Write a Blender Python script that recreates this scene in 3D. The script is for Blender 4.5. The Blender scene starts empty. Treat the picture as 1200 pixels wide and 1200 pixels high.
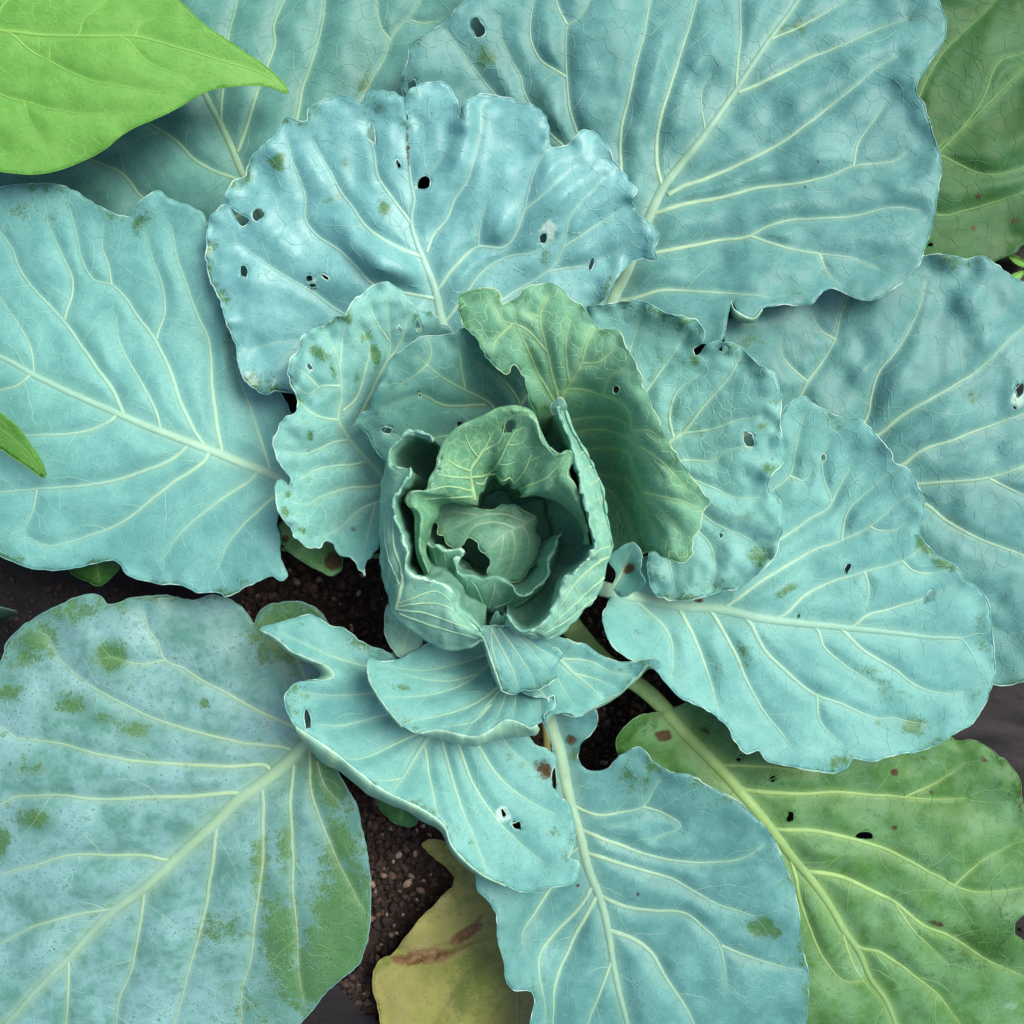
import bpy, math, random
import numpy as np
from mathutils import Vector
from mathutils.geometry import delaunay_2d_cdt

# ------------------------------------------------------------------ camera, sky, sun, exposure
S = 0.0005            # metres per unit; leaf data below are in units of half a millimetre
D = 1200.0            # camera height above the level of the outer leaves
G0 = -205.0           # level of the soil
random.seed(7); np.random.seed(7)
sc = bpy.context.scene
col = sc.collection
cam_d = bpy.data.cameras.new('camera'); cam = bpy.data.objects.new('camera', cam_d); col.objects.link(cam)
cam.location = (0, 0, (D - G0) * S); cam.rotation_euler = (0, 0, 0)
cam_d.sensor_width = 36; cam_d.lens = 36.0 * D / 1200.0; cam_d.clip_start = 0.01; cam_d.clip_end = 100
sc.camera = cam
W = bpy.data.worlds.new('World'); sc.world = W; W.use_nodes = True
SUN_EL, SUN_AZ = math.radians(54), math.radians(58)     # azimuth from +Y (top of the picture) towards +X
nt = W.node_tree; sky = nt.nodes.new('ShaderNodeTexSky'); sky.sky_type = 'NISHITA'; sky.sun_disc = False
sky.sun_elevation = SUN_EL; sky.sun_rotation = SUN_AZ; sky.air_density = 1.0; sky.dust_density = 6.0; sky.ozone_density = 0.6
bg = nt.nodes['Background']; bg.inputs['Strength'].default_value = 0.115
nt.links.new(sky.outputs[0], bg.inputs[0])
sun_d = bpy.data.lights.new('sun', 'SUN'); sun_d.energy = 1.5; sun_d.angle = math.radians(32); sun_d.color = (1.0, 0.97, 0.92)
sun = bpy.data.objects.new('sun', sun_d); col.objects.link(sun)
sdir = Vector((math.sin(SUN_AZ) * math.cos(SUN_EL), math.cos(SUN_AZ) * math.cos(SUN_EL), math.sin(SUN_EL)))
sun.rotation_euler = sdir.to_track_quat('Z', 'Y').to_euler(); sun.location = sdir * 3
sc.view_settings.view_transform = 'Standard'; sc.view_settings.look = 'None'
sc.view_settings.exposure = 0.76; sc.view_settings.gamma = 1.0; sc.view_settings.use_curve_mapping = False

sc.cycles.max_bounces = 6; sc.cycles.diffuse_bounces = 3; sc.cycles.glossy_bounces = 2; sc.cycles.transmission_bounces = 3
sc.cycles.caustics_reflective = False; sc.cycles.caustics_refractive = False

# ------------------------------------------------------------------ numeric helpers
def world(p):
    p = np.asarray(p, float); k = (D - p[:, 2]) / D
    return np.stack([(p[:, 0] - 600) * k * S, (600 - p[:, 1]) * k * S, (p[:, 2] - G0) * S], 1)

_lat = np.random.RandomState(3).rand(256, 256)
def vnoise(x, y, seed=0):
    x = x + seed * 37.17; y = y + seed * 91.71
    xi = np.floor(x).astype(int); yi = np.floor(y).astype(int); fx = x - xi; fy = y - yi
    fx = fx * fx * fx * (fx * (fx * 6 - 15) + 10); fy = fy * fy * fy * (fy * (fy * 6 - 15) + 10)
    a = _lat[xi & 255, yi & 255]; b = _lat[(xi + 1) & 255, yi & 255]; c = _lat[xi & 255, (yi + 1) & 255]; d = _lat[(xi + 1) & 255, (yi + 1) & 255]
    return (a + (b - a) * fx) * (1 - fy) + (c + (d - c) * fx) * fy - 0.5
def fbm(x, y, seed=0, o=3):
    r = 0; a = 1.0
    for i in range(o): r = r + a * vnoise(x * 2 ** i, y * 2 ** i, seed + i * 5); a *= .5
    return r

def spline(pts, step, closed=False):
    """Catmull-Rom through the points, resampled at an even step."""
    P = np.asarray(pts, float); n = len(P)
    if n < 2: return P
    out = []
    rng = range(n if closed else n - 1)
    for i in rng:
        if closed: p0, p1, p2, p3 = P[(i - 1) % n], P[i], P[(i + 1) % n], P[(i + 2) % n]
        else: p1, p2 = P[i], P[i + 1]; p0 = P[i - 1] if i else 2 * p1 - p2; p3 = P[i + 2] if i + 2 < n else 2 * p2 - p1
        d0 = max(np.linalg.norm(p1 - p0) ** .5, 1e-3); d1 = max(np.linalg.norm(p2 - p1) ** .5, 1e-3); d2 = max(np.linalg.norm(p3 - p2) ** .5, 1e-3)
        m1 = ((p1 - p0) / d0 - (p2 - p0) / (d0 + d1) + (p2 - p1) / d1) * d1
        m2 = ((p2 - p1) / d1 - (p3 - p1) / (d1 + d2) + (p3 - p2) / d2) * d1
        t = np.linspace(0, 1, 13)[:-1, None]
        out.append((2 * t**3 - 3 * t**2 + 1) * p1 + (t**3 - 2 * t**2 + t) * m1 + (-2 * t**3 + 3 * t**2) * p2 + (t**3 - t**2) * m2)
    Q = np.concatenate(out)
    Q = np.concatenate([Q, P[:1] if closed else P[-1:]])
    L = np.concatenate([[0], np.cumsum(np.linalg.norm(np.diff(Q, axis=0), axis=1))])
    k = max(2, int(round(L[-1] / step)) + 1) if step > 0 else int(-step)
    s = np.linspace(0, L[-1], k)
    R = np.stack([np.interp(s, L, Q[:, j]) for j in range(P.shape[1])], 1)
    return R[:-1] if closed else R

def segdist(p, A, B, wt=None):
    """distance from points to the nearest segment (minus nothing); returns distance and index"""
    best = np.full(len(p), 1e9); idx = np.zeros(len(p), int)
    if len(A) == 0: return best, idx
    d = B - A; ll = (d * d).sum(1) + 1e-9
    ch = max(1, int(1.5e6 // len(A)))
    for s in range(0, len(p), ch):
        q = p[s:s + ch]
        r = q[:, None, :] - A[None]
        t = np.clip((r * d[None]).sum(2) / ll, 0, 1)
        e = r - t[..., None] * d[None]
        dd = np.sqrt((e * e).sum(2))
        if wt is not None: dd = dd / wt[None]
        i = dd.argmin(1); idx[s:s + ch] = i; best[s:s + ch] = dd[np.arange(len(q)), i]
    return best, idx

def inside(p, poly):
    r = np.zeros(len(p), bool); A = poly; B = np.roll(poly, -1, 0)
    for a, b in zip(A, B):
        c = (a[1] > p[:, 1]) != (b[1] > p[:, 1])
        if a[1] == b[1]: continue
        r ^= c & (p[:, 0] < (b[0] - a[0]) * (p[:, 1] - a[1]) / (b[1] - a[1]) + a[0])
    return r

class Field:
    """distance to (and index of) the nearest of many seed points, on a grid, by jump flooding"""
    def __init__(s, lo, hi, seeds, cell=3.0):
        s.lo = np.asarray(lo) - 12; s.c = cell; n = np.ceil((np.asarray(hi) + 12 - s.lo) / cell).astype(int) + 2; s.n = n
        s.seeds = seeds; X, Y = np.meshgrid(s.lo[0] + np.arange(n[0]) * cell, s.lo[1] + np.arange(n[1]) * cell, indexing='ij')
        I = np.full(n, -1); Dd = np.full(n, 1e9)
        if len(seeds):
            ij = np.round((seeds - s.lo) / cell).astype(int); ok = ((ij >= 0) & (ij < n)).all(1); k = np.nonzero(ok)[0]; I[ij[ok, 0], ij[ok, 1]] = k
            if len(k) == 0: I[0, 0] = 0
            m = I >= 0; Dd[m] = (X[m] - seeds[I[m], 0]) ** 2 + (Y[m] - seeds[I[m], 1]) ** 2
            st = 1
            while st < max(n): st *= 2
            steps = []
            while st >= 1: steps.append(st); st //= 2
            for st in steps + [1]:
                for dx in (-st, 0, st):
                    for dy in (-st, 0, st):
                        if dx == 0 and dy == 0: continue
                        x0, x1 = max(0, -dx), min(n[0], n[0] - dx); y0, y1 = max(0, -dy), min(n[1], n[1] - dy)
                        if x0 >= x1 or y0 >= y1: continue
                        J = I[x0 + dx:x1 + dx, y0 + dy:y1 + dy]; q = seeds[J]
                        e = (X[x0:x1, y0:y1] - q[..., 0]) ** 2 + (Y[x0:x1, y0:y1] - q[..., 1]) ** 2
                        u = (J >= 0) & (e < Dd[x0:x1, y0:y1])
                        I[x0:x1, y0:y1] = np.where(u, J, I[x0:x1, y0:y1]); Dd[x0:x1, y0:y1] = np.where(u, e, Dd[x0:x1, y0:y1])
        s.I = I; s.D = np.sqrt(Dd); s.X = X; s.Y = Y
    def ix(s, p):
        q = np.clip((p - s.lo) / s.c, 0, np.array(s.n) - 1.001); i = q.astype(int); return i, q - i
    def dist(s, p, A=None):
        A = s.D if A is None else A; i, f = s.ix(p); x, y = i[:, 0], i[:, 1]; fx, fy = f[:, 0], f[:, 1]
        return (A[x, y] * (1 - fx) + A[x + 1, y] * fx) * (1 - fy) + (A[x, y + 1] * (1 - fx) + A[x + 1, y + 1] * fx) * fy
    def idx(s, p):
        i, f = s.ix(p); i = i + (f > .5); return s.I[i[:, 0], i[:, 1]]

class TPS:
    def __init__(s, pts, reg=0.02):
        P = np.asarray(pts, float); s.c = P[:, :2] / 100; n = len(P)
        r = np.linalg.norm(s.c[:, None] - s.c[None], axis=2); K = np.where(r > 0, r * r * np.log(r + 1e-9), 0) + reg * np.eye(n)
        Q = np.c_[np.ones(n), s.c]; A = np.block([[K, Q], [Q.T, np.zeros((3, 3))]])
        s.w = np.linalg.solve(A, np.r_[P[:, 2], 0, 0, 0])
    def __call__(s, p):
        q = p / 100; r = np.linalg.norm(q[:, None] - s.c[None], axis=2)
        return np.where(r > 0, r * r * np.log(r + 1e-9), 0) @ s.w[:-3] + s.w[-3] + q @ s.w[-2:]

# ------------------------------------------------------------------ objects
def obj(name, verts, faces, mat, parent=None, attr=None, smooth=True, kind=None, raw=False):
    me = bpy.data.meshes.new(name)
    v = np.asarray(verts, float) if raw else world(verts)
    if len(set(map(len, faces))) == 1:
        f = np.asarray(faces, np.int32); k = f.shape[1]
        me.vertices.add(len(v)); me.vertices.foreach_set('co', v.astype(np.float32).ravel())
        me.loops.add(f.size); me.loops.foreach_set('vertex_index', f.ravel())
        me.polygons.add(len(f)); me.polygons.foreach_set('loop_start', np.arange(0, f.size, k, dtype=np.int32)); me.update(calc_edges=True)
    else: me.from_pydata(v.tolist(), [], [tuple(int(i) for i in f) for f in faces])
    if attr is not None:
        a = me.attributes.new('m', 'FLOAT_COLOR', 'POINT'); a.data.foreach_set('color', np.clip(attr, 0, 1).astype(np.float32).ravel())
    if smooth: me.polygons.foreach_set('use_smooth', [True] * len(me.polygons))
    me.materials.append(mat); me.update()
    o = bpy.data.objects.new(name, me); col.objects.link(o)
    if parent is not None: o.parent = parent
    if kind: o['kind'] = kind
    return o
def thing(name, label, cat, group=None):
    o = bpy.data.objects.new(name, None); col.objects.link(o); o.empty_display_size = .02
    o['label'] = label; o['category'] = cat
    if group: o['group'] = group
    return o

# ------------------------------------------------------------------ materials
def lin(r, g, b):
    f = lambda c: (c / 255 / 12.92) if c / 255 <= .04045 else ((c / 255 + .055) / 1.055) ** 2.4
    return (f(r), f(g), f(b), 1)
class NT:
    def __init__(s, name):
        s.m = bpy.data.materials.new(name); s.m.use_nodes = True; s.t = s.m.node_tree
        s.b = s.t.nodes['Principled BSDF']; s.out = s.t.nodes['Material Output']
    def n(s, k, **kw):
        x = s.t.nodes.new(k)
        for a, v in kw.items(): setattr(x, a, v)
        return x
    def l(s, a, b): s.t.links.new(a, b)
    def put(s, v, inp):
        if hasattr(v, 'links'): s.l(v, inp)
        else: inp.default_value = v
    def math(s, op, a, b=0.0, c=0.0, clamp=False):
        x = s.n('ShaderNodeMath', operation=op, use_clamp=clamp)
        for i, v in enumerate((a, b, c)): s.put(v, x.inputs[i])
        return x.outputs[0]
    def mix(s, f, a, b, bt='MIX'):
        x = s.n('ShaderNodeMix', data_type='RGBA', blend_type=bt, clamp_factor=True)
        s.put(f, x.inputs[0]); s.put(a, x.inputs[6]); s.put(b, x.inputs[7]); return x.outputs[2]
    def ramp(s, v, lo, hi, a=0.0, b=1.0):
        x = s.n('ShaderNodeMapRange', interpolation_type='SMOOTHSTEP'); s.put(v, x.inputs[0])
        for i, q in zip((1, 2, 3, 4), (lo, hi, a, b)): x.inputs[i].default_value = q
        return x.outputs[0]
    def noise(s, vec, scale, detail=4, rough=.55, dist=0.0):
        x = s.n('ShaderNodeTexNoise'); s.l(vec, x.inputs['Vector']); x.inputs['Scale'].default_value = scale
        x.inputs['Detail'].default_value = detail; x.inputs['Roughness'].default_value = rough; x.inputs['Distortion'].default_value = dist
        return x

def leaf_mat(name, waxa, waxb, green, vein, edge, brown=(74, 60, 36), bias=0.0, rubs=1.0, specks=.5, rough=.5, spec=.35, trans=.12, tcol=(120, 190, 60), net=.16):
    M = NT(name)
    co = M.n('ShaderNodeTexCoord').outputs['Object']
    at = M.n('ShaderNodeAttribute', attribute_name='m'); se = M.n('ShaderNodeSeparateColor'); M.l(at.outputs['Color'], se.inputs[0])
    R, Gc, B = se.outputs; A = at.outputs['Alpha']
    N1 = M.noise(co, 34, 2, .6); n1 = N1.outputs[0]; N2 = M.noise(co, 150, 3, .68); n2 = N2.outputs[0]; n3 = M.noise(co, 900, 2, .7).outputs[0]
    base = M.mix(M.ramp(M.math('ADD', M.math('MULTIPLY', n1, .55), M.math('MULTIPLY', n2, .45)), .34, .66), lin(*waxa), lin(*waxb))
    base = M.mix(M.ramp(n3, .35, .75, 0, .5), base, M.mix(.5, base, (1, 1, 1, 1), 'SOFT_LIGHT'))
    # rubbed places where the bloom is gone
    g = M.math('ADD', M.math('MULTIPLY', R, 1.15), M.math('MULTIPLY', M.math('SUBTRACT', n2, .5), 2.0))
    g = M.math('ADD', g, M.math('MULTIPLY', M.math('SUBTRACT', n1, .5), .6)); g = M.math('ADD', g, bias)
    g = M.math('ADD', g, M.math('MULTIPLY', M.math('SUBTRACT', n3, .5), 1.1))
    gm = M.ramp(g, .22, .86)
    greenv = M.mix(M.ramp(n3, .3, .7), lin(*green), lin(*[int(c * .72) for c in green]))
    base = M.mix(M.math('MULTIPLY', gm, .85 * rubs), base, greenv)
    # scratches / dark specks
    vo = M.n('ShaderNodeTexVoronoi'); M.l(co, vo.inputs['Vector']); vo.inputs['Scale'].default_value = 330; vo.inputs['Randomness'].default_value = 1
    sp = M.math('MULTIPLY', M.ramp(vo.outputs['Distance'], .10, .20, 1, 0), M.ramp(n1, .46, .60))
    base = M.mix(M.math('MULTIPLY', sp, specks), base, lin(*[int(c * .55) for c in green]))
    # finest net of veins
    wv = M.n('ShaderNodeVectorMath', operation='MULTIPLY_ADD'); M.l(N2.outputs['Color'], wv.inputs[0]); wv.inputs[1].default_value = (.007,) * 3; M.l(co, wv.inputs[2])
    v2 = M.n('ShaderNodeTexVoronoi', feature='DISTANCE_TO_EDGE'); M.l(wv.outputs[0], v2.inputs['Vector']); v2.inputs['Scale'].default_value = 120
    ne = M.ramp(v2.outputs['Distance'], .0, .07, 1, 0)
    base = M.mix(M.math('MULTIPLY', ne, net), base, lin(*vein))
    base = M.mix(Gc, base, M.mix(M.ramp(n2, .3, .7), lin(*vein), lin(*[int(c * .93) for c in vein])))
    br = M.ramp(M.math('ADD', A, M.math('MULTIPLY', M.math('SUBTRACT', n2, .5), .8)), .40, .62)
    base = M.mix(br, base, M.mix(M.ramp(n3, .3, .7), lin(*brown), M.mix(M.ramp(n2, .35, .65), lin(*[int(c * .45) for c in brown]), lin(*[int(c * .85) for c in brown]))))
    base = M.mix(M.math('MULTIPLY', M.ramp(M.math('ADD', B, M.math('MULTIPLY', M.math('SUBTRACT', n2, .5), .9)), .34, .70), .62), base, lin(*edge))
    M.l(base, M.b.inputs['Base Color'])
    M.l(M.math('ADD', M.math('MULTIPLY', gm, -.12), M.ramp(n2, .2, .8, rough - .06, rough + .12)), M.b.inputs['Roughness'])
    M.b.inputs['Specular IOR Level'].default_value = spec
    h = M.math('ADD', n3, M.math('MULTIPLY', ne, -2.2)) if net >= .1 else n3
    bu = M.n('ShaderNodeBump'); bu.inputs['Strength'].default_value = .16; bu.inputs['Distance'].default_value = .0008
    M.l(h, bu.inputs['Height']); M.l(bu.outputs[0], M.b.inputs['Normal'])
    if trans > 0:
        tr = M.n('ShaderNodeBsdfTranslucent'); M.l(M.mix(.6, base, lin(*tcol)), tr.inputs[0]); M.l(bu.outputs[0], tr.inputs['Normal'])
        ms = M.n('ShaderNodeMixShader'); ms.inputs[0].default_value = trans
        M.l(M.b.outputs[0], ms.inputs[1]); M.l(tr.outputs[0], ms.inputs[2]); M.l(ms.outputs[0], M.out.inputs[0])
    return M.m

VEIN = (160, 190, 154)
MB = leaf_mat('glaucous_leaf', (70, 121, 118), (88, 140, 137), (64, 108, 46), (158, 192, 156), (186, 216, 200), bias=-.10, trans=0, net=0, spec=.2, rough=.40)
MBL = leaf_mat('pale_glaucous_leaf', (86, 143, 143), (108, 164, 164), (70, 116, 50), (162, 200, 176), (200, 226, 214), bias=-.12, rough=.36, trans=0, net=0, spec=.34)
MT = leaf_mat('teal_leaf', (86, 144, 139), (103, 160, 154), (68, 116, 50), (164, 202, 170), (192, 224, 206), bias=-.16, specks=.35, trans=0, net=0, spec=.22)
MR = leaf_mat('rubbed_leaf', (74, 122, 112), (116, 160, 162), (70, 116, 46), (156, 188, 146), (150, 180, 140), bias=.10, specks=.9, rough=.42, trans=0, net=0, spec=.26)
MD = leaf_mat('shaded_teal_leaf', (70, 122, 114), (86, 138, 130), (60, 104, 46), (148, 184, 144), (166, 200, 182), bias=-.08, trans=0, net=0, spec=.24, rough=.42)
MG = leaf_mat('old_green_leaf', (60, 104, 46), (88, 132, 92), (50, 94, 28), (158, 194, 122), (136, 180, 164), bias=.10, specks=.6, rough=.48, spec=.22, trans=0, net=0)
MO = leaf_mat('dark_green_leaf', (36, 78, 30), (52, 98, 62), (40, 84, 20), (108, 150, 88), (112, 156, 128), bias=.12, specks=.8, trans=0, net=0, spec=.2)
MY = leaf_mat('yellowing_leaf', (122, 128, 66), (136, 132, 84), (92, 122, 44), (146, 148, 92), (150, 134, 96), brown=(122, 94, 62), bias=.10, rubs=.8, specks=.5, trans=0, net=0, spec=.2)
MI = leaf_mat('inner_leaf', (102, 160, 140), (120, 176, 156), (84, 138, 76), (172, 210, 166), (200, 230, 204), bias=-.08, rubs=.7, specks=.1, trans=.12, net=.2, spec=.28)
MW = leaf_mat('wrapper_leaf', (102, 158, 130), (90, 148, 114), (78, 134, 64), (172, 210, 148), (198, 226, 188), bias=-.03, rubs=.7, specks=.1, trans=.06, net=.05, spec=.25)
MW2 = leaf_mat('hood_leaf', (98, 154, 122), (86, 142, 106), (74, 128, 60), (166, 206, 150), (198, 226, 190), bias=.0, rubs=.7, specks=.1, trans=.12, net=.32, spec=.25)
MTI = leaf_mat('inner_teal_leaf', (92, 150, 144), (112, 168, 160), (72, 122, 52), (172, 210, 174), (200, 228, 208), bias=-.1, specks=.3, trans=0, net=0, spec=.25)
MU = leaf_mat('leaf_underside', (108, 158, 136), (124, 172, 150), (98, 148, 104), (168, 202, 164), (192, 222, 204), bias=-.2, specks=.05, trans=0, net=.15, spec=.25)
MH = leaf_mat('heart_leaf', (84, 138, 112), (100, 152, 128), (76, 126, 70), (166, 204, 168), (178, 214, 172), bias=-.1, specks=0, net=0, trans=.08)
MN = leaf_mat('bright_green_leaf', (84, 144, 60), (102, 158, 74), (84, 150, 44), (150, 202, 106), (98, 152, 60), bias=-.02, rubs=.6, specks=.12, rough=.5, spec=.22, trans=.12, net=0)
MN2 = leaf_mat('bluish_small_leaf', (84, 120, 104), (92, 128, 110), (74, 108, 70), (130, 160, 120), (130, 160, 120), bias=-.1, specks=.1, trans=0)

# ------------------------------------------------------------------ leaf builders
def tubes(items, zf, n=7, lift=.17, vs=1.0, soft=.8):
    """half-round veins lying on a leaf; items are (path, widths); returns a list of (verts, faces, attr)"""
    t = np.linspace(-1, 1, n); X = []
    for path, wid in items:
        d = np.gradient(path, axis=0); d /= np.linalg.norm(d, axis=1)[:, None] + 1e-9
        nr = np.stack([-d[:, 1], d[:, 0]], 1)
        X.append((path[:, None, :] + nr[:, None, :] * (t[None, :, None] * wid[:, None, None] * .5)).reshape(-1, 2))
    if not X: return []
    Z = zf(np.concatenate(X)); out = []; o = 0
    prof = (1 - t ** 2) ** 1.0
    for (path, wid), xy in zip(items, X):
        N = len(path); z = Z[o:o + N * n].reshape(N, n); o += N * n
        z = z + prof[None] * lift * wid[:, None] - (np.abs(t) > .95)[None] * .35 + .12
        i, j = np.meshgrid(np.arange(N - 1), np.arange(n - 1), indexing='ij'); a = (i * n + j).ravel()
        at = np.zeros((N, n, 4)); at[..., 1] = (1 - soft * np.abs(t) ** 2.0)[None] * vs * np.clip(.30 + wid / wid.max() * .72, 0, 1)[:, None]
        out.append((np.c_[xy, z.ravel()], np.c_[a, a + 1, a + n + 1, a + n], at.reshape(-1, 4)))
    return out

def joined(name, parts, mat, parent, kind=None):
    V = []; F = []; A = []; o = 0
    for v, f, a in parts: V.append(v); A.append(a); F.append(np.asarray(f) + o); o += len(v)
    if not V: return None
    return obj(name, np.concatenate(V), np.concatenate(F), mat, parent, np.concatenate(A), kind=kind)

def ring(path, zf, r, closed=True, n=6, edge=1.0):
    """thin rounded rim along a leaf edge or the edge of a hole"""
    z = zf(path); P = np.c_[path, z]
    d = (np.roll(path, -1, 0) - np.roll(path, 1, 0)) if closed else np.gradient(path, axis=0)
    d /= np.linalg.norm(d, axis=1)[:, None] + 1e-9; nr = np.stack([-d[:, 1], d[:, 0]], 1)
    V = []; N = len(path)
    for k in range(n):
        a = 2 * math.pi * k / n
        V.append(np.c_[P[:, :2] + nr * math.cos(a) * r, P[:, 2] - .35 + math.sin(a) * r])
    V = np.stack(V, 1).reshape(-1, 3); F = []
    for i in range(N if closed else N - 1):
        for k in range(n):
            F.append((i * n + k, i * n + (k + 1) % n, ((i + 1) % N) * n + (k + 1) % n, ((i + 1) % N) * n + k))
    at = np.zeros((len(V), 4)); at[:, 2] = edge * (.50 + .9 * np.repeat(fbm(path[:, 0] / 14, path[:, 1] / 14, 4), n))
    return V, F, at

PLANT = None
STEM = np.array([605., 650.])
def blob(x, y, rx, ry=None, rot=0, n=11, seed=0):
    ry = ry or rx; r = np.random.RandomState(int(x * 7 + y * 3) % 10000)
    a = np.linspace(0, 2 * math.pi, n, endpoint=False); k = 1 + .15 * r.randn(n)
    u = np.cos(a) * rx * k; v = np.sin(a) * ry * k; c, s = math.cos(math.radians(rot)), math.sin(math.radians(rot))
    return np.stack([x + u * c - v * s, y + u * s + v * c], 1)

def pairs(l): return [(l[i], l[i + 1]) for i in range(0, len(l), 2)]

def hf_leaf(outline, zc, veins, mat, parent, holes=(), patches=(), pucker=3.0, valley=1.0, ruffle=4.0, crinkle=1.2, seed=0,
            grid=3.6, veinlets=1.0, label=None, name='leaf', petiole=None, vtint=1.0, rims=1.0, wide=1.0, thick=1.3, rseed=None, rolls=(), halo=.22, rmat=None, bumps=(), netsp=22., cells=.12, nvs=.10, edgerub=.55):
    rs = np.random.RandomState(seed + 11)
    O = spline(pairs(outline) if not isinstance(outline[0], tuple) else outline, 2.6, True)
    # small irregularities of the margin
    d = np.roll(O, -1, 0) - np.roll(O, 1, 0); d /= np.linalg.norm(d, axis=1)[:, None] + 1e-9
    s = np.arange(len(O)) * 2.6
    jit = crinkle * (1.6 * fbm(s / 17., s * 0 + seed, seed) + 1.3 * vnoise(s / 6., s * 0 + 3, seed))
    O = O + np.stack([d[:, 1], -d[:, 0]], 1) * jit[:, None]
    H = [spline(pairs(h) if not isinstance(h, np.ndarray) else h, 2.0, True) for h in holes]
    VP = []
    for w, pts in veins:
        p = spline(pairs(pts), 3.0); p = p + np.stack([vnoise(p[:, 0] / 22, p[:, 1] / 22, seed + 8), vnoise(p[:, 0] / 22, p[:, 1] / 22, seed + 9)], 1) * (1.5 if len(VP) else .6)
        t = np.linspace(0, 1, len(p)); VP.append((p, wide * w * (1 - .74 * t ** 1.1)))
    lo = O.min(0); hi = O.max(0)
    FE = Field(lo, hi, O)
    FM = Field(lo, hi, VP[0][0]); FL = Field(lo, hi, np.concatenate([p for p, w in VP[1:]])) if len(VP) > 1 else None
    WM = VP[0][1]; WL = np.concatenate([w for p, w in VP[1:]]) if FL else None
    gp = np.c_[FE.X.ravel(), FE.Y.ravel()]; MSK = inside(gp, O)
    for h in H: MSK &= ~inside(gp, h)
    MSK = MSK.reshape(FE.X.shape)
    def inm(p):
        i, f = FE.ix(p); i = i + (f > .5); return MSK[i[:, 0], i[:, 1]]
    wm_f = ndsm(WM[FM.I.ravel()].reshape(FM.I.shape)); wl_f = ndsm(WL[FL.I.ravel()].reshape(FL.I.shape)) if FL else None
    nets = net(inm, FE, FM, FL, rs, netsp, seed, lo, hi) if veinlets > 0 else []
    FN = Field(lo, hi, np.concatenate([q for q, w in nets])) if nets else None
    tps = TPS([(zc[i], zc[i + 1], zc[i + 2]) for i in range(0, len(zc), 3)])
    def zf(p):
        de = FE.dist(p); z = tps(p); e = np.exp(-de / 22.)
        z = z + ruffle * 2.2 * e * fbm(p[:, 0] / 27., p[:, 1] / 27., seed + 1, 2)
        dm = FM.dist(p); wm = FM.dist(p, wm_f); c = .85 * wm ** .8 * np.exp(-(dm / (1.5 * wm + 5.0)) ** 2); far = 1 - np.exp(-(dm / 24.) ** 2)
        if FL:
            dl = FL.dist(p); wl = FL.dist(p, wl_f); c = np.maximum(c, 1.1 * wl ** .8 * np.exp(-(dl / (1.2 * wl + 3.5)) ** 2)); far = far * (1 - np.exp(-(dl / 17.) ** 2))
        pk = 1.9 * fbm(p[:, 0] / 58., p[:, 1] / 58., seed + 2, 2) + .45 * vnoise(p[:, 0] / 22., p[:, 1] / 22., seed + 3) * (1 - .5 * e)
        for bx, by, brx, bry, bro, bh in bumps:
            a_ = math.radians(bro); u_ = ((p[:, 0] - bx) * math.cos(a_) + (p[:, 1] - by) * math.sin(a_)) / brx; v_ = (-(p[:, 0] - bx) * math.sin(a_) + (p[:, 1] - by) * math.cos(a_)) / bry
            z = z + bh * np.exp(-(u_ * u_ + v_ * v_) ** 2)
        if FN: z = z + .75 * cells * (1 - np.exp(-(FN.dist(p) / 4.5) ** 2))
        return z + 1.3 * pucker * (pk * (.45 + .75 * far) + .6 * far) - 1.1 * valley * c
    # triangulate: margin and holes as constraints, a jittered hexagonal grid inside
    ys = np.arange(lo[1], hi[1], grid * .866); g = []
    for k, y in enumerate(ys):
        x = np.arange(lo[0] + (k % 2) * grid / 2, hi[0], grid); g.append(np.c_[x, np.full(len(x), y)])
    g = np.concatenate(g); g = g + rs.uniform(-.18, .18, g.shape) * grid
    g = g[inm(g)]; g = g[FE.dist(g) > 2.4]; k_ = np.ones(len(g), bool); nr_ = FE.dist(g) < 7; k_[nr_] = inside(g[nr_], O); g = g[k_]
    for h in H:
        m = ((g - h.mean(0)) ** 2).sum(1) < 1600; q = g[m]
        if len(q): dh, _ = segdist(q, h, np.roll(h, -1, 0)); k_ = np.ones(len(g), bool); k_[np.nonzero(m)[0]] = ~inside(q, h) & (dh > 1.5); g = g[k_]
    P = np.concatenate([O] + H + [g]); E = []; o = 0
    for c in [O] + H: E += [(o + i, o + (i + 1) % len(c)) for i in range(len(c))]; o += len(c)
    r = delaunay_2d_cdt([Vector((x, -y)) for x, y in P], E, [], 0, 1e-4)
    V2 = np.array([(v[0], -v[1]) for v in r[0]]); T = np.array([f for f in r[2] if len(f) == 3])
    nb = len(P) - len(g); isb = np.array([(not q) or min(q) < nb for q in r[3]]); c = V2[T].mean(1); keep = np.ones(len(T), bool); bt = np.nonzero(isb[T].any(1))[0]
    kb = inside(c[bt], O)
    for h in H: kb &= ~inside(c[bt], h)
    keep[bt] = kb; T = T[keep]
    z = zf(V2)
    def marks(xy, at):
        for ch, x, y, rx, ry, rot, st in patches:
            a = math.radians(rot); dx = xy[:, 0] - x; dy = xy[:, 1] - y
            u = (dx * math.cos(a) + dy * math.sin(a)) / rx; v = (-dx * math.sin(a) + dy * math.cos(a)) / ry
            k = {'g': 0, 'w': 2, 'b': 3}[ch]; at[:, k] = np.maximum(at[:, k], 1.1 * st * np.exp(-(u * u + v * v) * .9))
        return at
    at = marks(V2, np.zeros((len(V2), 4)))
    at[:, 0] = np.maximum(at[:, 0], edgerub * np.exp(-FE.dist(V2) / 20.) * np.clip(1.8 * fbm(V2[:, 0] / 38., V2[:, 1] / 38., seed + 71, 2) + .25, 0, 1) * 1.3)
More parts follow.
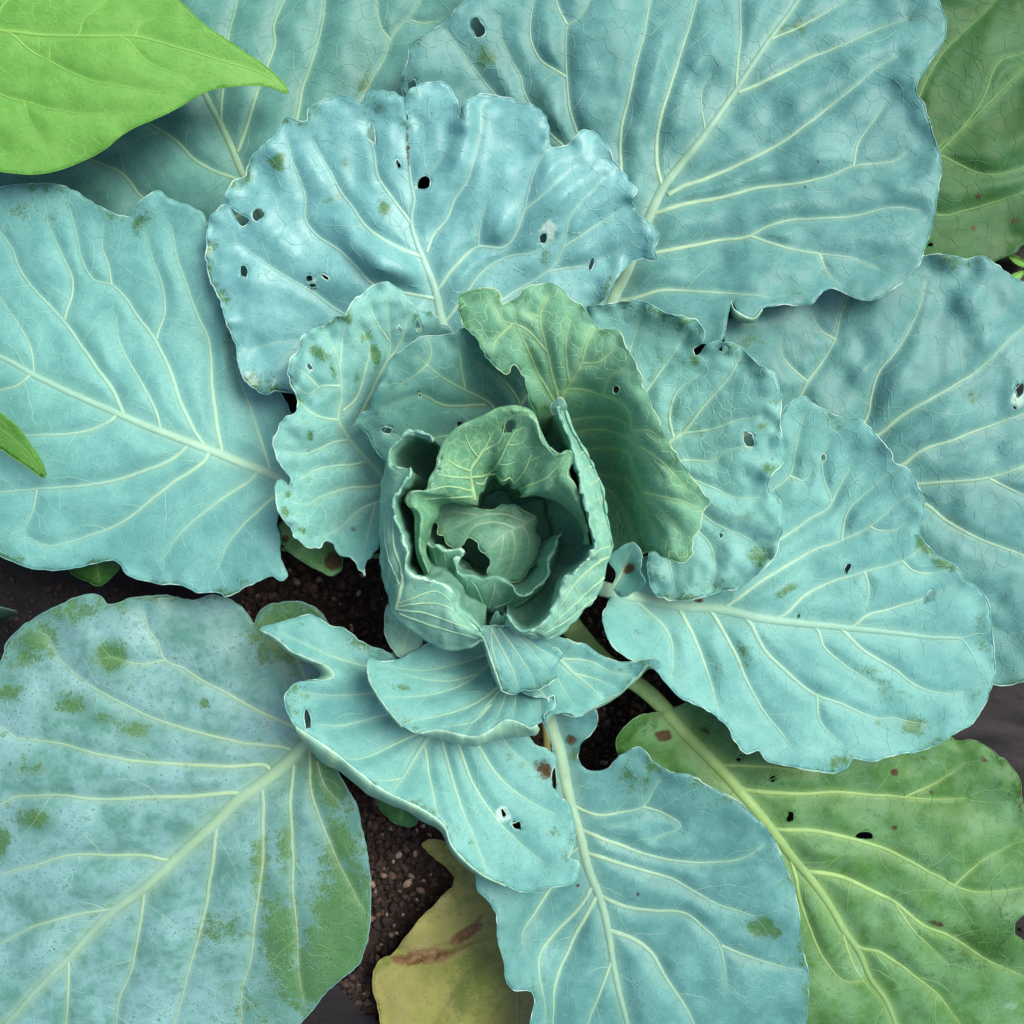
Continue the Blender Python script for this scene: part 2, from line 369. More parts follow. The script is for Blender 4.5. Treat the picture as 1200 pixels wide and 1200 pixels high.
    if FL: at[:, 0] = np.maximum(at[:, 0], .45 * edgerub * np.exp(-(FL.dist(V2) / 9.) ** 2) * np.clip(2.2 * fbm(V2[:, 0] / 60., V2[:, 1] / 60., seed + 72, 2), 0, 1))
    hv = 1.5 * halo * np.exp(-(FM.dist(V2) / (FM.dist(V2, wm_f) * .8 + 1.5)) ** 2)
    if FL: hv = np.maximum(hv, halo * np.exp(-(FL.dist(V2) / (FL.dist(V2, wl_f) * .8 + 1.5)) ** 2))
    at[:, 1] = hv
    bd = isb.astype(float); at[:, 2] = np.maximum(at[:, 2], .42 * rims * bd)
    leaf = obj(name, np.c_[V2, z], T, mat, parent, at)
    if label: leaf['label'] = label
    mo = leaf.modifiers.new('thickness', 'SOLIDIFY'); mo.thickness = thick * S; mo.offset = -1
    joined('margin', [ring(O, zf, .75, edge=rims * .8)] + [ring(h, zf, .8, edge=rims) for h in H], mat, leaf)
    items = []
    for k, (p, w) in enumerate(VP):
        m = inm(p)
        if m.sum() < 4: continue
        i0 = np.argmax(m); ok = m[i0:]; cut = np.argmax(~ok) if (~ok).any() else len(ok)
        if cut < 4: continue
        items.append((k, p[i0:i0 + cut], w[i0:i0 + cut]))
    for (k, p, w), (v, f, a) in zip(items, tubes([(p, w) for k, p, w in items], zf, 9)):
        a[:, 1] *= vtint * (1 - .25 * rs.rand()); marks(v, a); obj('midrib' if k == 0 else 'vein', v, f, mat, leaf, a)
    if veinlets > 0:
        parts = grow(VP, inm, FE, FM, FL, rs, .55 * min(1.3, veinlets)); n0 = len(parts); tb = tubes(parts + nets, zf, 4, .16, vs=1, soft=.5)
        for k_, (v_, f_, a_) in enumerate(tb): a_[:, 1] *= (.36 * vtint if k_ < n0 else nvs * rs.uniform(.5, 1.2)); marks(v_, a_)
        joined('veinlets', tb, mat, leaf, kind='stuff')
    if petiole is not None:
        p0 = VP[0][0][0]; w0 = VP[0][1][0]; i0 = int(np.argmax(inm(VP[0][0]))); q0 = VP[0][0][min(i0 + 6, len(VP[0][0]) - 1)]
        pts = ([(q0[0], q0[1], zf(q0[None])[0] - w0 * .62)] if i0 > 0 else []) + [(p0[0], p0[1], zf(p0[None])[0] - w0 * .45)] + [tuple(q) for q in petiole]
        stalk('petiole', pts, [w0 * .56, w0 * .6, w0 * .95], mat, leaf)
    for ri, (rim, bulge, zd) in enumerate(rolls):
        rp = spline(pairs(rim), -70); bp = spline(pairs(bulge), -70); bp = rp + (bp - rp) * (.55 + .5 * vnoise(rp[:, 0] / 33, rp[:, 1] / 33, 8))[:, None]; z0 = zf(rp)
        rows = []
        for f_, zz in ((0, .8), (.12, 1.2), (.35, 0), (.7, -zd * .35), (1.0, -zd * .8), (.9, -zd * 1.3), (.4, -zd * 1.7)):
            xy = rp * (1 - f_) + bp * f_
            rows.append(np.c_[xy + .6 * np.stack([vnoise(rp[:, 0] / 9, rp[:, 1] / 9, 5), vnoise(rp[:, 0] / 9, rp[:, 1] / 9, 6)], 1), z0 + zz + 2 * f_ * vnoise(rp[:, 0] / 15, rp[:, 1] / 15, ri)])
        R_ = np.stack(rows, 1); n = R_.shape[1]; F = []
        for i in range(len(rp) - 1):
            for j in range(n - 1): a = i * n + j; F.append((a, a + n, a + n + 1, a + 1))
        at = np.zeros((len(rp), n, 4)); at[:, 0, 2] = .9; at[:, 1, 2] = .3
        u = np.linspace(0, 1, len(rp)); at[..., 1] = (.5 * np.clip(np.sin(u * 40 + 3 * vnoise(u * 9, u, 3)) * 3 - 2, 0, 1))[:, None]
        o_ = obj('rolled_margin', R_.reshape(-1, 3), F, rmat or MU, leaf, at.reshape(-1, 4))
        o_.modifiers.new('thickness', 'SOLIDIFY').thickness = .8 * S
    return leaf

def ndsm(a):
    """light smoothing of a width field"""
    for _ in range(3):
        b = np.pad(a, 1, mode='edge'); a = (b[1:-1, 1:-1] * 2 + b[:-2, 1:-1] + b[2:, 1:-1] + b[1:-1, :-2] + b[1:-1, 2:]) / 6
    return a

def grow(VP, inm, FE, FM, FL, rs, dens):
    """third-order veins that leave the side veins and run across to their neighbours"""
    tips = []
    for k, (p, w) in enumerate(VP):
        n = len(p); gap = (9 if k else 13) / dens; i = 4 + rs.rand() * 5
        side = 1 if rs.rand() < .5 else -1
        while i < n - 1:
            j = int(i); d = p[min(j + 1, n - 1)] - p[j - 1]; a = math.atan2(d[1], d[0]) + side * math.radians(rs.uniform(42, 66))
            tips.append([p[j], a, min(2.0, .45 * w[j] + .5), side]); side = -side if rs.rand() < .85 else side; i += gap * rs.uniform(.6, 1.5)
        d = p[-1] - p[-3]; a = math.atan2(d[1], d[0])
        for q in (-.5, .45): tips.append([p[-1], a + q + rs.uniform(-.2, .2), max(1.2, w[-1] * .8), 0])
    res = []; gen = tips; occ = {}
    for level in range(1):
        if not gen: break
        pos = np.array([t[0] for t in gen]); ang = np.array([t[1] for t in gen]); wid = np.array([t[2] for t in gen]); alive = np.ones(len(gen), bool)
        base = len(res) + level * 100000; own = [t[4] if len(t) > 4 else -1 for t in gen]; sd = np.array([t[3] for t in gen]); wob = rs.uniform(0, 6.28, len(gen)); paths = [[q.copy()] for q in pos]; turn = -sd * rs.uniform(0, .05, len(gen)) + rs.normal(0, .02, len(gen)); L = rs.uniform(9, 22, len(gen)) * (1 if level == 0 else .5)
        for st in range(22):
            if not alive.any(): break
            ang = ang + turn + .09 * np.sin(wob + st * .9) + rs.normal(0, .045, len(gen))
            pos = pos + 3.2 * np.stack([np.cos(ang), np.sin(ang)], 1)
            dv = FM.dist(pos)
            if FL: dv = np.minimum(dv, FL.dist(pos))
            ok = inm(pos) & (FE.dist(pos) > 4)
            if st > 3: ok &= dv > 2.0
            alive &= ok & (st < L)
            for i in np.nonzero(alive)[0]:
                paths[i].append(pos[i].copy()); key = (int(pos[i][0] // 3.2), int(pos[i][1] // 3.2)); q = occ.get(key)
                if q is not None and q != base + i and q != own[i] and st > 2: alive[i] = False
                else: occ[key] = base + i
        nxt = []
        for i, q in enumerate(paths):
            if len(q) < 4: continue
            q = np.array(q); res.append((q, wid[i] * np.linspace(1, .4, len(q)) ** .8))
            if level == 0:
                for jj in range(3, len(q) - 2, 5):
                    if rs.rand() < .75:
                        d = q[jj + 1] - q[jj]; k = rs.choice([-1, 1]); nxt.append([q[jj], math.atan2(d[1], d[0]) + k * rs.uniform(.6, 1.05), wid[i] * .72, k, base + i])
        gen = nxt
    return res

def net(inm, FE, FM, FL, rs, sp, seed, lo, hi):
    """closed net of the smallest veins: edges of a jittered cell pattern, bent a little, stronger in some places"""
    g = []
    for k, y in enumerate(np.arange(lo[1] - sp, hi[1] + sp, sp * .866)):
        x = np.arange(lo[0] - sp + (k % 2) * sp / 2, hi[0] + sp, sp); g.append(np.c_[x, np.full(len(x), y)])
    g = np.concatenate(g); g = g + rs.uniform(-.48, .48, g.shape) * sp
    g = g[FE.dist(g) < 1e8]
    r = delaunay_2d_cdt([Vector((x, y)) for x, y in g], [], [], 0, 1e-4)
    V = np.array([tuple(v) for v in r[0]]); T = np.array([f for f in r[2] if len(f) == 3])
    a, b, c = V[T[:, 0]], V[T[:, 1]], V[T[:, 2]]; C = (a + b + c) / 3
    C = C + 5 * np.stack([vnoise(C[:, 0] / 31, C[:, 1] / 31, seed + 60), vnoise(C[:, 0] / 31, C[:, 1] / 31, seed + 61)], 1)
    ed = {}
    for i, t in enumerate(T.tolist()):
        for u, v in ((t[0], t[1]), (t[1], t[2]), (t[2], t[0])): ed.setdefault((min(u, v), max(u, v)), []).append(i)
    P = np.array([q for q in ed.values() if len(q) == 2]); m = (C[P[:, 0]] + C[P[:, 1]]) / 2
    den = vnoise(m[:, 0] / 70, m[:, 1] / 70, seed + 62) + .5; keep = inm(C[P[:, 0]]) & inm(C[P[:, 1]]) & (FE.dist(m) > 3) & (rs.rand(len(P)) < .45 + .6 * den)
    out = []
    for (i, j), d in zip(P[keep], den[keep]):
        t = np.linspace(0, 1, 5)[:, None]; q = C[i] * (1 - t) + C[j] * t; L = np.linalg.norm(C[j] - C[i])
        n_ = np.array([-(C[j] - C[i])[1], (C[j] - C[i])[0]]) / (L + 1e-6); q = q + n_ * (np.sin(t * math.pi) * rs.uniform(-.13, .13) * L)
        w = rs.uniform(.8, 1.15) + .9 * d; out.append((q, np.full(5, w)))
    return out

def stalk(name, pts, rad, mat, parent, n=10, vs=.85):
    P = spline(pts, 6.0); N = len(P); r = np.interp(np.linspace(0, 1, N), np.linspace(0, 1, len(rad)), rad)
    d = np.gradient(P, axis=0); d /= np.linalg.norm(d, axis=1)[:, None] + 1e-9
    up = np.array([0, 0, 1.]); up = np.where(np.abs(d[:, 2:3]) > .9, np.array([[1., 0, 0]]), up[None])
    a = np.cross(d, up); a /= np.linalg.norm(a, axis=1)[:, None]; b = np.cross(a, d)
    V = []
    for k in range(n):
        t = 2 * math.pi * k / n; V.append(P + (a * math.cos(t) + b * math.sin(t) * .8) * (r * (1 + .06 * math.sin(3 * t)))[:, None])
    V = np.stack(V, 1).reshape(-1, 3); F = []
    for i in range(N - 1):
        for k in range(n): F.append((i * n + k, i * n + (k + 1) % n, (i + 1) * n + (k + 1) % n, (i + 1) * n + k))
    F.append(tuple(range(n))[::-1]); F.append(tuple((N - 1) * n + k for k in range(n)))
    at = np.zeros((len(V), 4)); at[:, 1] = vs
    return obj(name, V, F, mat, parent, at)

def loft_leaf(curves, mat, parent, nu=120, nv=34, crinkle=1.5, zc=2.0, seed=0, ribs=(), label=None, edge_row=None, pucker=1.5, vw=3.0, holes=()):
    """curved leaf through several control curves (lists of x,y,z), used for the upright leaves of the head"""
    C = np.stack([spline(c, -nu) for c in curves], 1)               # nu x k x 3
    k = C.shape[1]; per = max(3, nv // (k - 1)); nv = per * (k - 1) + 1
    Gd = np.zeros((nu, nv, 3))
    for a in range(k - 1):                                          # the same number of rows between each pair of curves
        p1, p2 = C[:, a], C[:, a + 1]; p0 = C[:, a - 1] if a else 2 * p1 - p2; p3 = C[:, a + 2] if a + 2 < k else 2 * p2 - p1
        for q in range(per + (a == k - 2)):
            t = q / per; m1 = (p2 - p0) * .5; m2 = (p3 - p1) * .5
            Gd[:, a * per + q] = (2*t**3-3*t**2+1)*p1 + (t**3-2*t**2+t)*m1 + (-2*t**3+3*t**2)*p2 + (t**3-t**2)*m2
    if edge_row is not None: edge_row = edge_row * per
    s = np.linspace(0, 1, nu)[:, None] * nu * .085; t = np.linspace(0, 1, nv)[None] * 6
    er = np.argmax(Gd[..., 2].mean(0)) if edge_row is None else edge_row
    fall = np.exp(-np.abs(np.arange(nv) - er) / (nv * .12))[None]
    Gd[..., 0] += crinkle * fall * 2.4 * fbm(s + 0 * t, 0 * s + t * .3, seed, 2); Gd[..., 1] += crinkle * fall * 2.4 * fbm(s + 0 * t, 0 * s + t * .3, seed + 7, 2)
    nar = np.exp(-(np.abs(np.arange(nv) - er) / 1.6) ** 2)[None]; cd = Gd - Gd.mean((0, 1)); cd = cd[..., :2] / (np.linalg.norm(cd[..., :2], axis=2)[..., None] + 1e-6)
    u_ = np.linspace(0, 1, nu)[:, None] * nu; tooth = (vnoise(u_ * .42, u_ * 0, seed + 21) + .7 * vnoise(u_ * .21, u_ * 0, seed + 22)) * (.5 + 1.6 * np.clip(vnoise(u_ * .06, u_ * 0, seed + 23) + .3, 0, 1))
    Gd[..., :2] += cd * (crinkle * 2.6 * nar * tooth)[..., None]; Gd[..., 2] += crinkle * 1.6 * nar * np.abs(tooth)
    Gd[..., 2] += zc * (fall + .2) * 2 * fbm(s + 0 * t, 0 * s + t * .4, seed + 3, 2)
    du = np.gradient(Gd, axis=0); dv = np.gradient(Gd, axis=1); N = np.cross(du, dv); N /= np.linalg.norm(N, axis=2)[..., None] + 1e-9
    flip = N[:, er, 2].mean() < 0
    if flip: N = -N
    Gd = Gd + N * (pucker * 2 * fbm(s * 1.3 + 0 * t, 0 * s + t, seed + 4, 2))[..., None]
    F = []
    for i in range(nu - 1):
        for j in range(nv - 1):
            a = i * nv + j; q = (a, a + nv, a + nv + 1, a + 1); F.append(q if flip else q[::-1])
    if holes:
        cx = (Gd[:-1, :-1] + Gd[1:, 1:]) * .5; kp = np.ones((nu - 1, nv - 1), bool)
        for hx, hy, rx, ry, ro, j0 in holes:
            a_ = math.radians(ro); dx = cx[..., 0] - hx; dy = cx[..., 1] - hy; u2 = (dx * math.cos(a_) + dy * math.sin(a_)) / rx; v2 = (-dx * math.sin(a_) + dy * math.cos(a_)) / ry
            kp &= ~((u2 * u2 + v2 * v2 < 1) & (np.arange(nv - 1)[None] > j0 * nv))
        F = [f for f, k_ in zip(F, kp.ravel()) if k_]
    at = np.zeros((nu, nv, 4)); at[..., 2] = (.75 * np.exp(-(np.abs(np.arange(nv) - er) / 1.1) ** 2))[None] * (.75 + 1.0 * fbm(s, s * 0, 9))
    leaf = obj('leaf', Gd.reshape(-1, 3), F, mat, parent, at.reshape(-1, 4))
    if label: leaf['label'] = label
    mo = leaf.modifiers.new('thickness', 'SOLIDIFY'); mo.thickness = 1.3 * S; mo.offset = -1
    def samp(A, uv):
        x = np.clip(uv[:, 0], 0, 1) * (nu - 1); y = np.clip(uv[:, 1], 0, 1) * (nv - 1); i = np.minimum(x.astype(int), nu - 2); j = np.minimum(y.astype(int), nv - 2)
        fx = (x - i)[:, None]; fy = (y - j)[:, None]
        return (A[i, j] * (1 - fx) + A[i + 1, j] * fx) * (1 - fy) + (A[i, j + 1] * (1 - fx) + A[i + 1, j + 1] * fx) * fy
    small = []
    def find(pts, rng):
        j0, j1 = int(rng[0] * (nv - 1)), int(rng[1] * (nv - 1)); fu = np.linspace(0, 1, nu * 3); fv = np.linspace(j0 / (nv - 1), j1 / (nv - 1), max(2, (j1 - j0) * 4))
        A, B_ = np.meshgrid(fu, fv, indexing='ij'); uv = np.c_[A.ravel(), B_.ravel()]; xy = samp(Gd, uv)[:, :2]; sp_ = spline(pairs(pts), 3.0)
        r = np.array([uv[((xy - q) ** 2).sum(1).argmin()] for q in sp_])
        for _ in range(3): r[1:-1] = (r[:-2] + 2 * r[1:-1] + r[2:]) / 4
        return r
    for k, (w, uv, *rng) in enumerate(ribs):
        q = spline(pairs(uv), -40) if not rng else find(uv, rng[0])
        p = samp(Gd, q); n = samp(N, q); n /= np.linalg.norm(n, axis=1)[:, None]
        d = np.gradient(p, axis=0); d /= np.linalg.norm(d, axis=1)[:, None] + 1e-9; sd = np.cross(d, n)
        tt = np.linspace(-1, 1, 7); ww = w * np.linspace(1, .4, len(p))
        V = p[:, None] + sd[:, None] * (tt[None, :, None] * ww[:, None, None] * .5) + n[:, None] * (((1 - tt ** 2) * .3 - (np.abs(tt) > .95) * .2)[None, :, None] * ww[:, None, None] + .25)
        f = [(i * 7 + j, i * 7 + j + 1, i * 7 + j + 8, i * 7 + j + 7) for i in range(len(p) - 1) for j in range(6)]
        a = np.zeros((len(p), 7, 4)); a[..., 1] = (1 - .7 * np.abs(tt) ** 2)[None] * .9
        if w >= 2.4: obj('midrib' if k == 0 else 'vein', V.reshape(-1, 3), f, mat, leaf, a.reshape(-1, 4))
        else: a[..., 1] *= .75; small.append((V.reshape(-1, 3), f, a.reshape(-1, 4)))
    if small: joined('veinlets', small, mat, leaf, kind='stuff')
    return leaf


# ------------------------------------------------------------------ the ground: soil, plastic sheet, crumbs
def ground_mat(name, a, b, c, sc_, rough, bump):
    M = NT(name); co = M.n('ShaderNodeTexCoord').outputs['Object']
    n1 = M.noise(co, sc_, 8, .7).outputs[0]; n2 = M.noise(co, sc_ * 7, 6, .7).outputs[0]
    base = M.mix(M.ramp(n1, .35, .65), lin(*a), lin(*b)); base = M.mix(M.ramp(n2, .55, .75), base, lin(*c)); M.l(base, M.b.inputs['Base Color'])
    M.b.inputs['Roughness'].default_value = rough; M.b.inputs['Specular IOR Level'].default_value = .25
    bu = M.n('ShaderNodeBump'); bu.inputs['Strength'].default_value = bump; bu.inputs['Distance'].default_value = .003
    M.l(M.math('ADD', n1, n2), bu.inputs['Height']); M.l(bu.outputs[0], M.b.inputs['Normal']); return M.m
SOIL = ground_mat('soil', (48, 38, 34), (70, 55, 47), (98, 82, 71), 60, .9, .9)
PLAS = ground_mat('black_plastic', (22, 21, 23), (30, 28, 30), (44, 40, 39), 24, .6, .2)
def crumb_mat():
    M = NT('soil_crumbs'); at = M.n('ShaderNodeAttribute', attribute_name='m'); co = M.n('ShaderNodeTexCoord').outputs['Object']
    M.l(M.mix(M.ramp(M.noise(co, 700, 4).outputs[0], .3, .7), at.outputs['Color'], M.mix(.5, at.outputs['Color'], (0, 0, 0, 1))), M.b.inputs['Base Color']); M.b.inputs['Roughness'].default_value = .85; return M.m
CRUMB = crumb_mat()

def grid_sheet(name, x0, x1, y0, y1, st, zf, mat, keep=None):
    xs = np.arange(x0, x1 + 1, st); ys = np.arange(y0, y1 + 1, st); X, Y = np.meshgrid(xs, ys, indexing='ij'); p = np.c_[X.ravel(), Y.ravel()]
    V = np.c_[p, zf(p)]; n = len(ys); i, j = np.meshgrid(np.arange(len(xs) - 1), np.arange(n - 1), indexing='ij'); a = (i * n + j).ravel()
    F = np.c_[a, a + 1, a + n + 1, a + n]
    if keep is not None: F = F[keep(p[F].mean(1))]
    return obj(name, V, F, mat)
soil_z = lambda p: G0 + 9 * fbm(p[:, 0] / 60, p[:, 1] / 60, 2, 3) + 5 * vnoise(p[:, 0] / 11, p[:, 1] / 11, 3)
o = grid_sheet('soil', -420, 1620, -420, 1620, 9, soil_z, SOIL); o['kind'] = 'structure'; o['label'] = 'dark brown potting soil under the cabbage'
o = obj('ground', [(-9000, -9000, G0 - 22), (-9000, 9000, G0 - 22), (9000, 9000, G0 - 22), (9000, -9000, G0 - 22)], [(0, 1, 2, 3)], SOIL, smooth=False); o['kind'] = 'structure'
HOLE = spline(pairs([292,560, 286,690, 300,820, 350,960, 372,1080, 392,1150, 452,1200, 560,1235, 720,1225, 850,1130, 960,960, 1010,800, 960,600, 820,430, 620,360, 430,400]), 8, True)
plas_z = lambda p: G0 + 9 + 5 * fbm(p[:, 0] / 120, p[:, 1] / 40, 5, 2) + 2.2 * vnoise(p[:, 0] / 23, p[:, 1] / 8, 6)
o = grid_sheet('plastic_sheet', -2600, 3800, -2600, 3800, 20, plas_z, PLAS, keep=lambda c: ~((c[:, 0] > -100) & (c[:, 0] < 1300) & (c[:, 1] > -100) & (c[:, 1] < 1300)))
o['kind'] = 'structure'
o = grid_sheet('plastic_sheet', -100, 1300, -100, 1300, 6, plas_z, PLAS, keep=lambda c: ~inside(c, HOLE)); o['kind'] = 'structure'
def crumbs(name, n, spots, rmin, rmax, cols, seed, zf):
    rs = np.random.RandomState(seed); t = (1 + 5 ** .5) / 2
    iv = np.array([(-1,t,0),(1,t,0),(-1,-t,0),(1,-t,0),(0,-1,t),(0,1,t),(0,-1,-t),(0,1,-t),(t,0,-1),(t,0,1),(-t,0,-1),(-t,0,1)]) / 1.9
    fi = [(0,11,5),(0,5,1),(0,1,7),(0,7,10),(0,10,11),(1,5,9),(5,11,4),(11,10,2),(10,7,6),(7,1,8),(3,9,4),(3,4,2),(3,2,6),(3,6,8),(3,8,9),(4,9,5),(2,4,11),(6,2,10),(8,6,7),(9,8,1)]
    V = []; F = []; A = []
    sp = np.array(spots, float); ar = sp[:, 2] * sp[:, 3]; pk = rs.choice(len(sp), n, p=ar / ar.sum())
    for k in range(n):
        cx, cy, rx, ry = sp[pk[k]]; a = rs.rand() * 6.283; q = rs.rand() ** .5
        p = np.array([[cx + math.cos(a) * q * rx, cy + math.sin(a) * q * ry]]); r = rmin + (rmax - rmin) * rs.rand() ** 2.5
        v = iv * (1 + .28 * rs.randn(12, 1)) * r * np.array([1, rs.uniform(.6, 1), rs.uniform(.5, .9)])
        b = rs.rand() * 6.283; v[:, :2] = v[:, :2] @ np.array([[math.cos(b), -math.sin(b)], [math.sin(b), math.cos(b)]])
        V.append(v + np.array([p[0, 0], p[0, 1], zf(p)[0] + r * .3])); F += [tuple(i + 12 * k for i in f) for f in fi]
        c = cols[rs.randint(len(cols))]; f = rs.uniform(.6, 1.15); A.append(np.tile(np.r_[np.array(lin(*c)[:3]) * f, 1], (12, 1)))
    o = obj(name, np.concatenate(V), F, CRUMB, None, np.concatenate(A), smooth=False, kind='stuff')
    return o
SPOTS = [(400, 710, 130, 90), (470, 1060, 110, 150), (710, 850, 70, 110), (720, 740, 60, 60), (420, 1000, 70, 90)]
o = crumbs('soil_crumbs', 5200, SPOTS, 1.6, 7.5, [(54, 42, 36), (68, 52, 44), (44, 35, 31), (86, 68, 58), (62, 50, 45)], 1, soil_z); o['label'] = 'loose dark crumbs of soil'
o = crumbs('gravel', 260, SPOTS, 2.5, 7.0, [(150, 128, 112), (132, 106, 92), (164, 146, 128), (120, 90, 76)], 2, lambda p: soil_z(p) + 3); o['label'] = 'small pale grit in the soil'
o = crumbs('spilled_soil', 300, [(15, 720, 70, 55), (110, 690, 60, 14), (1190, 1090, 30, 30)], 1.2, 5.0, [(48, 38, 34), (60, 48, 42), (40, 33, 30)], 3, plas_z); o['label'] = 'crumbs of soil spilled on the plastic'

# ------------------------------------------------------------------ the cabbage
CAB = thing('cabbage_plant', 'loose blue-green cabbage with many open waxy leaves around a half-formed head', 'cabbage')
CAB.location = (0, 0, 0)
stalk('stem', [(605, 655, G0 - 8), (603, 652, -160), (600, 648, -125), (597, 645, -108)], [26, 25, 30, 40], MI, CAB, 14, .6)

# far leaf at the upper left
hf_leaf([-150,-60, -60,-150, 120,-190, 330,-180, 520,-140, 600,-60, 590,60, 520,140, 430,230, 370,320, 300,345, 220,330, 130,300, 40,280, -70,260, -150,190, -175,70],
  [300,260,-75, 0,0,-100, 250,0,-78, 550,-50,-95, -80,200,-120, 450,150,-95, 200,180,-88, 100,-150,-110, 400,-120,-95, 150,260,-105, -150,0,-130],
  [(10,[320,280, 300,235, 285,205, 272,175, 258,145, 240,110, 215,50, 195,-20, 170,-120]),
   (5,[284,212, 272,208, 250,200, 228,187, 213,172, 195,157, 178,147, 140,115, 90,70]),
   (5,[300,245, 250,262, 205,250, 165,230, 152,212, 140,201, 108,188, 50,168, -40,150]),
   (5,[278,178, 288,150, 302,107, 314,75, 322,50, 320,33, 328,10, 345,-20, 350,-80]),
   (6.5,[305,240, 335,185, 348,137, 353,110, 365,73, 377,27, 380,0, 384,-60]),
   (5,[258,145, 262,90, 268,43, 277,0, 282,-50]),
   (6,[320,270, 380,190, 425,112, 438,88, 450,67, 458,45, 474,25, 488,8, 510,-20]),
   (3,[457,47, 446,32, 442,5, 447,-20]), (3,[481,24, 500,27, 520,22])],
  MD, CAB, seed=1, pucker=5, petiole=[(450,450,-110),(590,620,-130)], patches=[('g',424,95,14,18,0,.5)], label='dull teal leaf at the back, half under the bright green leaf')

# big upper right leaf
hf_leaf([547,0, 533,12, 527,23, 507,35, 488,47, 480,57, 477,73, 471,87, 471,103, 475,118, 510,200, 570,290, 640,350, 700,385, 760,395, 840,402, 850,392, 851,378, 857,353, 867,367, 883,373, 893,362, 913,357, 950,357, 960,345, 973,339, 987,342, 1003,350, 1020,352, 1040,343, 1060,330, 1077,312, 1083,293, 1092,267, 1098,233, 1103,203, 1102,187, 1097,167, 1090,143, 1082,120, 1075,110, 1075,97, 1083,82, 1097,63, 1107,43, 1109,27, 1103,7, 1085,-40, 1020,-95, 930,-125, 820,-130, 700,-100, 600,-45],
  [715,365,-45, 800,190,-48, 900,50,-52, 1000,-80,-75, 480,80,-44, 1100,200,-38, 1075,105,-34, 1000,350,-30, 870,365,-16, 560,30,-40, 620,150,-66, 640,330,-60, 940,160,-44, 1000,250,-40, 850,300,-46, 700,60,-42, 1105,40,-42, 760,-80,-60, 700,200,-58],
  [(15,[713,372, 720,347, 733,320, 746,290, 760,257, 777,220, 798,193, 830,153, 863,105, 897,53, 935,0, 965,-55]),
   (6,[865,108, 888,99, 910,88, 950,68, 987,53, 1020,38, 1062,22]),
   (6.5,[783,228, 800,218, 833,207, 883,185, 923,163, 943,147, 967,130, 993,108, 1030,78, 1052,66]),
   (6.5,[766,250, 800,240, 850,230, 890,220, 947,213, 980,203, 1000,195, 1050,188, 1062,177]),
   (6,[746,300, 800,290, 843,282, 878,277, 900,265, 930,258, 1000,253, 1045,243, 1078,247]),
   (5.5,[722,352, 747,348, 773,340, 800,340, 843,343, 903,348]),
   (6,[777,219, 770,193, 770,157, 777,130, 787,97, 797,63, 808,30, 815,0, 824,-50]),
   (6,[750,282, 733,240, 728,200, 728,150, 737,113, 747,67, 757,30, 762,0, 770,-50]),
   (5.5,[738,310, 700,220, 675,152, 668,127, 665,100, 663,67, 665,30, 677,22, 690,3, 700,-30]),
   (4,[690,200, 640,150, 613,107, 610,90, 597,67, 587,43, 585,20]),
   (4.5,[680,210, 620,155, 577,108, 557,83, 543,63, 522,35]),
   (4.5,[863,103, 863,90, 868,43, 868,0, 872,-40]),
   (3.5,[1001,194, 1005,170, 1020,147, 1043,113]), (4.5,[879,277, 923,290, 960,297, 997,302, 1030,315]),
   (3,[827,152, 822,123, 823,103, 833,87]), (3.5,[664,90, 633,70, 621,43, 624,3, 630,-30]), (3.5,[664,29, 655,10, 648,-20]), (3.5,[905,45, 950,25, 1000,-5]), (3,[960,297, 970,320, 985,335])],
  MB, CAB, holes=[blob(560,33,8,13,-15), blob(483,99,6,6.5)], patches=[('g',567,64,17,20,0,.62),('g',633,116,7,7,0,.6),('g',935,30,40,13,-25,.5),('g',1070,18,22,14,0,.4),('g',990,102,5,5,0,.6),('b',943,219,4,4,0,.6),('b',958,190,6,4,0,.5)],
  seed=2, pucker=5.5, ruffle=3, petiole=[(690,450,-115),(612,620,-130)], label='largest upper right leaf, smooth blue-green with a thick forked midrib',
  rolls=[([857,353, 861,362, 867,367, 883,373, 893,362],[851,372, 856,384, 868,382, 883,379, 893,366],12)])

# dark leaf in the upper right corner
hf_leaf([1040,-40, 1120,-110, 1230,-110, 1330,-30, 1350,110, 1300,230, 1240,275, 1200,287, 1185,298, 1160,308, 1120,312, 1060,322, 1020,220, 1015,80],
  [1050,100,-115, 1150,100,-112, 1300,100,-140, 1190,300,-128, 1100,-80,-130, 1100,300,-120],
  [(8,[1000,330, 1040,260, 1080,200, 1133,147, 1180,100, 1240,40, 1280,-10]), (5,[1060,230, 1100,253, 1130,247, 1200,225, 1260,200]), (5,[1080,195, 1100,173, 1133,147]), (5,[1110,170, 1150,120, 1170,72, 1200,62, 1250,30]), (4,[1060,190, 1075,120, 1100,68, 1133,33, 1167,0, 1190,-50]), (4,[1100,182, 1160,205, 1230,185])],
  MO, CAB, seed=3, pucker=6, vtint=.7, rims=.5, patches=[('b',1190,258,13,10,0,.5),('b',1146,231,5,5,0,.8),('b',1141,267,4,5,0,.8),('w',1175,262,16,12,10,.3)], petiole=[(900,480,-120),(620,640,-140)], holes=[blob(1090,287,4,3)], label='dark green old leaf in the upper right corner')

